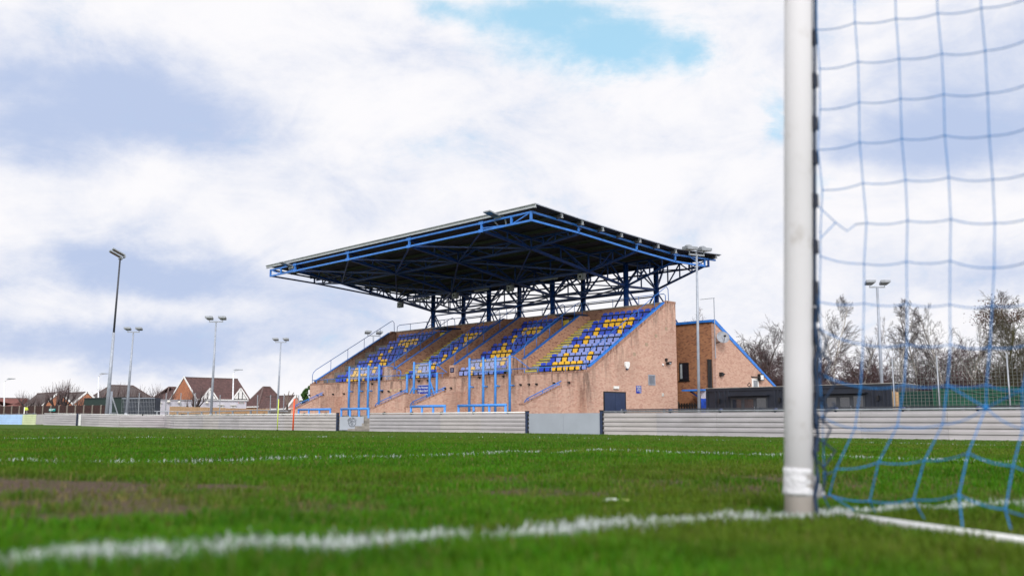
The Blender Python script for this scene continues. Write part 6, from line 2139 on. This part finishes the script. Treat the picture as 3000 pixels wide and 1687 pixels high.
for i, (px, lab) in enumerate(((560, 'dark picnic table in front of the timber fence'), (685, 'dark picnic table between the two timber fences'), (770, 'dark picnic table nearest the lime marker pole'))):
    c = at(px, 1213, (93, 90, 84)[i])
    t = thing('picnic_table', lab, 'table', (c.x, c.y, -.36), 'picnic tables behind the boards')
    zt_ = max(c.z, .75)
    PT = M('dark_picnic_timber', (.035, .03, .032), .8, .2)
    w = MB(); w.prism([c - _rt * 1.1 - _fh * .4 + Vector((0, 0, zt_ - c.z)), c + _rt * 1.1 - _fh * .4 + Vector((0, 0, zt_ - c.z)), c + _rt * 1.1 + _fh * .4 + Vector((0, 0, zt_ - c.z)), c - _rt * 1.1 + _fh * .4 + Vector((0, 0, zt_ - c.z))], (0, 0, .05)); w.build('table_top', PT, t)
    for s_ in (-1, 1):
        w = MB(); b_ = c + _fh * (.75 * s_); b_.z = zt_ - .3
        w.prism([b_ - _rt * 1.1 - _fh * .13, b_ + _rt * 1.1 - _fh * .13, b_ + _rt * 1.1 + _fh * .13, b_ - _rt * 1.1 + _fh * .13], (0, 0, .05)); w.build('bench_plank', PT, t)
        w = MB(); e = c + _rt * (.8 * s_); w.bar((e.x - _fh.x * .3, e.y - _fh.y * .3, zt_), (e.x - _fh.x * .75, e.y - _fh.y * .75, -.36), .07); w.bar((e.x + _fh.x * .3, e.y + _fh.y * .3, zt_), (e.x + _fh.x * .75, e.y + _fh.y * .75, -.36), .07); w.build('leg', PT, t)
# thin fence posts in front of the houses
for i, px in enumerate((408, 487, 530, 572, 645, 755, 793, 832, 875)):
    c = at(px, 1160, 103)
    zt_ = at(px, 1153 if px < 600 else 1159, 103).z
    t = thing('steel_post', f'slim bare steel post before the houses, {ORD[i + 1]} from the left', 'post', (c.x, c.y, -.36), 'slim steel posts before the houses')
    w = MB(); w.tube([(c.x, c.y, -.38), (c.x, c.y, zt_)], .055, 6); w.build('pole', GALV, t)
    w = MB(); w.tube([(c.x, c.y, zt_), (c.x, c.y, zt_ + .06)], .075, 6); w.build('post_cap', GALVL, t)


# pollarded street trees
def pollard(R, H):
    limbs, twigs = [], []

    def lim(p, d, ln, r, n):
        p = np.array(p, float); d = np.array(d, float)
        for k in range(n):
            d = d + np.array([R.gauss(0, .22), R.gauss(0, .22), .12]); d /= np.linalg.norm(d)
            q = p + d * ln / n
            limbs.append((p, q, r, r * .9)); p = q; r *= .9
        limbs.append((p - d * .08, p + d * .14, r * 1.6, r * 1.3))
        for k in range(R.randint(10, 16)):
            e = d * .5 + np.array([R.gauss(0, .55), R.gauss(0, .55), R.uniform(.4, 1.1)]); e /= np.linalg.norm(e)
            m_ = p + e * R.uniform(.5, .8); z = m_ + (e + np.array([0, 0, .5])) * R.uniform(.4, .9)
            twigs.append((p, m_, .018, .014)); twigs.append((m_, z, .014, .008))
        return p
    limbs.append((np.zeros(3), np.array([0, 0, H * .45]), .2, .16))
    for k in range(9):
        a_ = k * 2.4
        lim((0, 0, H * R.uniform(.36, .47)), (math.cos(a_) * .75, math.sin(a_) * .75, .65), H * R.uniform(.25, .42), .10, 4)
    return limbs, twigs


PP = []
for v in range(2):
    pass
for i, (px, pt, Z, lab) in enumerate(((78, 1140, 122, 'dark pollarded tree with knobbly limbs at far left'), (160, 1110, 124, 'pollarded tree in front of the orange gable'), (187, 1108, 120, 'tallest pollarded tree at left with upright shoots'),
                                      (235, 1150, 124, 'pollarded tree just left of the green shed'), (335, 1115, 132, 'pollarded tree right of the tallest mast'), (410, 1125, 130, 'pollarded tree above the caged store'),
                                      (475, 1122, 132, 'pollarded tree left of the large gabled house'), (118, 1140, 130, 'smaller pollarded tree between the dark one and the orange gable'), (572, 1122, 110, 'spreading leafless tree in front of the orange house gable'))):
    b = at(px, 1229, Z); h = at(px, pt, Z).z + .34
    if i < 2:
        t = thing('pollarded_tree', lab, 'tree', (b.x, b.y, -.36), 'pollarded trees before the houses')
        li, tw = pollard(random.Random(40 + i), 5.0)
        top = max(s_[1][2] for s_ in tw); k = 5.0 / top
        seg_mesh('trunk', [(p * k, q * k, a_, c_) for p, q, a_, c_ in li], M('pollard_bark', (.06, .045, .045), .9, .3), t, 5)
        seg_mesh('crown', [(p * k, q * k, a_, c_) for p, q, a_, c_ in tw], M('pollard_shoot', (.12, .085, .085), .9, .2), t, 3)
        PP.append(t)
    else:
        t = dup(PP[i % 2]); t.location = (b.x, b.y, -.36); tag(t, lab, None, 'pollarded trees before the houses')
    s_ = h / 5.0
    t.scale = (s_, s_, s_); t.rotation_euler = (0, 0, i * 1.1)
# lopped trunk near the pink house
b = at(840, 1229, 118); zt_ = at(842, 1140, 118).z
t = thing('lopped_tree', 'lopped bare trunk with stub branches above the pink house', 'tree', (b.x, b.y, -.36))
w = MB(); w.tube([b + Vector((0, 0, -.7)), (b.x, b.y, 2.2)], [.16, .13], 7)
w.build('trunk', BARK, t)
w = MB()
for k, (dx, dz) in enumerate(((-.5, 1.7), (.1, 2.1), (.7, 1.9), (.4, 1.2), (-.2, 1.5))):
    q = Vector((b.x, b.y, 2.1)); w.tube([q, q + _rt * dx * .5 + Vector((0, 0, dz * .5)), q + _rt * dx + Vector((0, .1, dz * .85))], [.09, .075, .05], 6)
w.build('stub_branch', M('cut_branch', (.16, .12, .10), .9, .3), t)
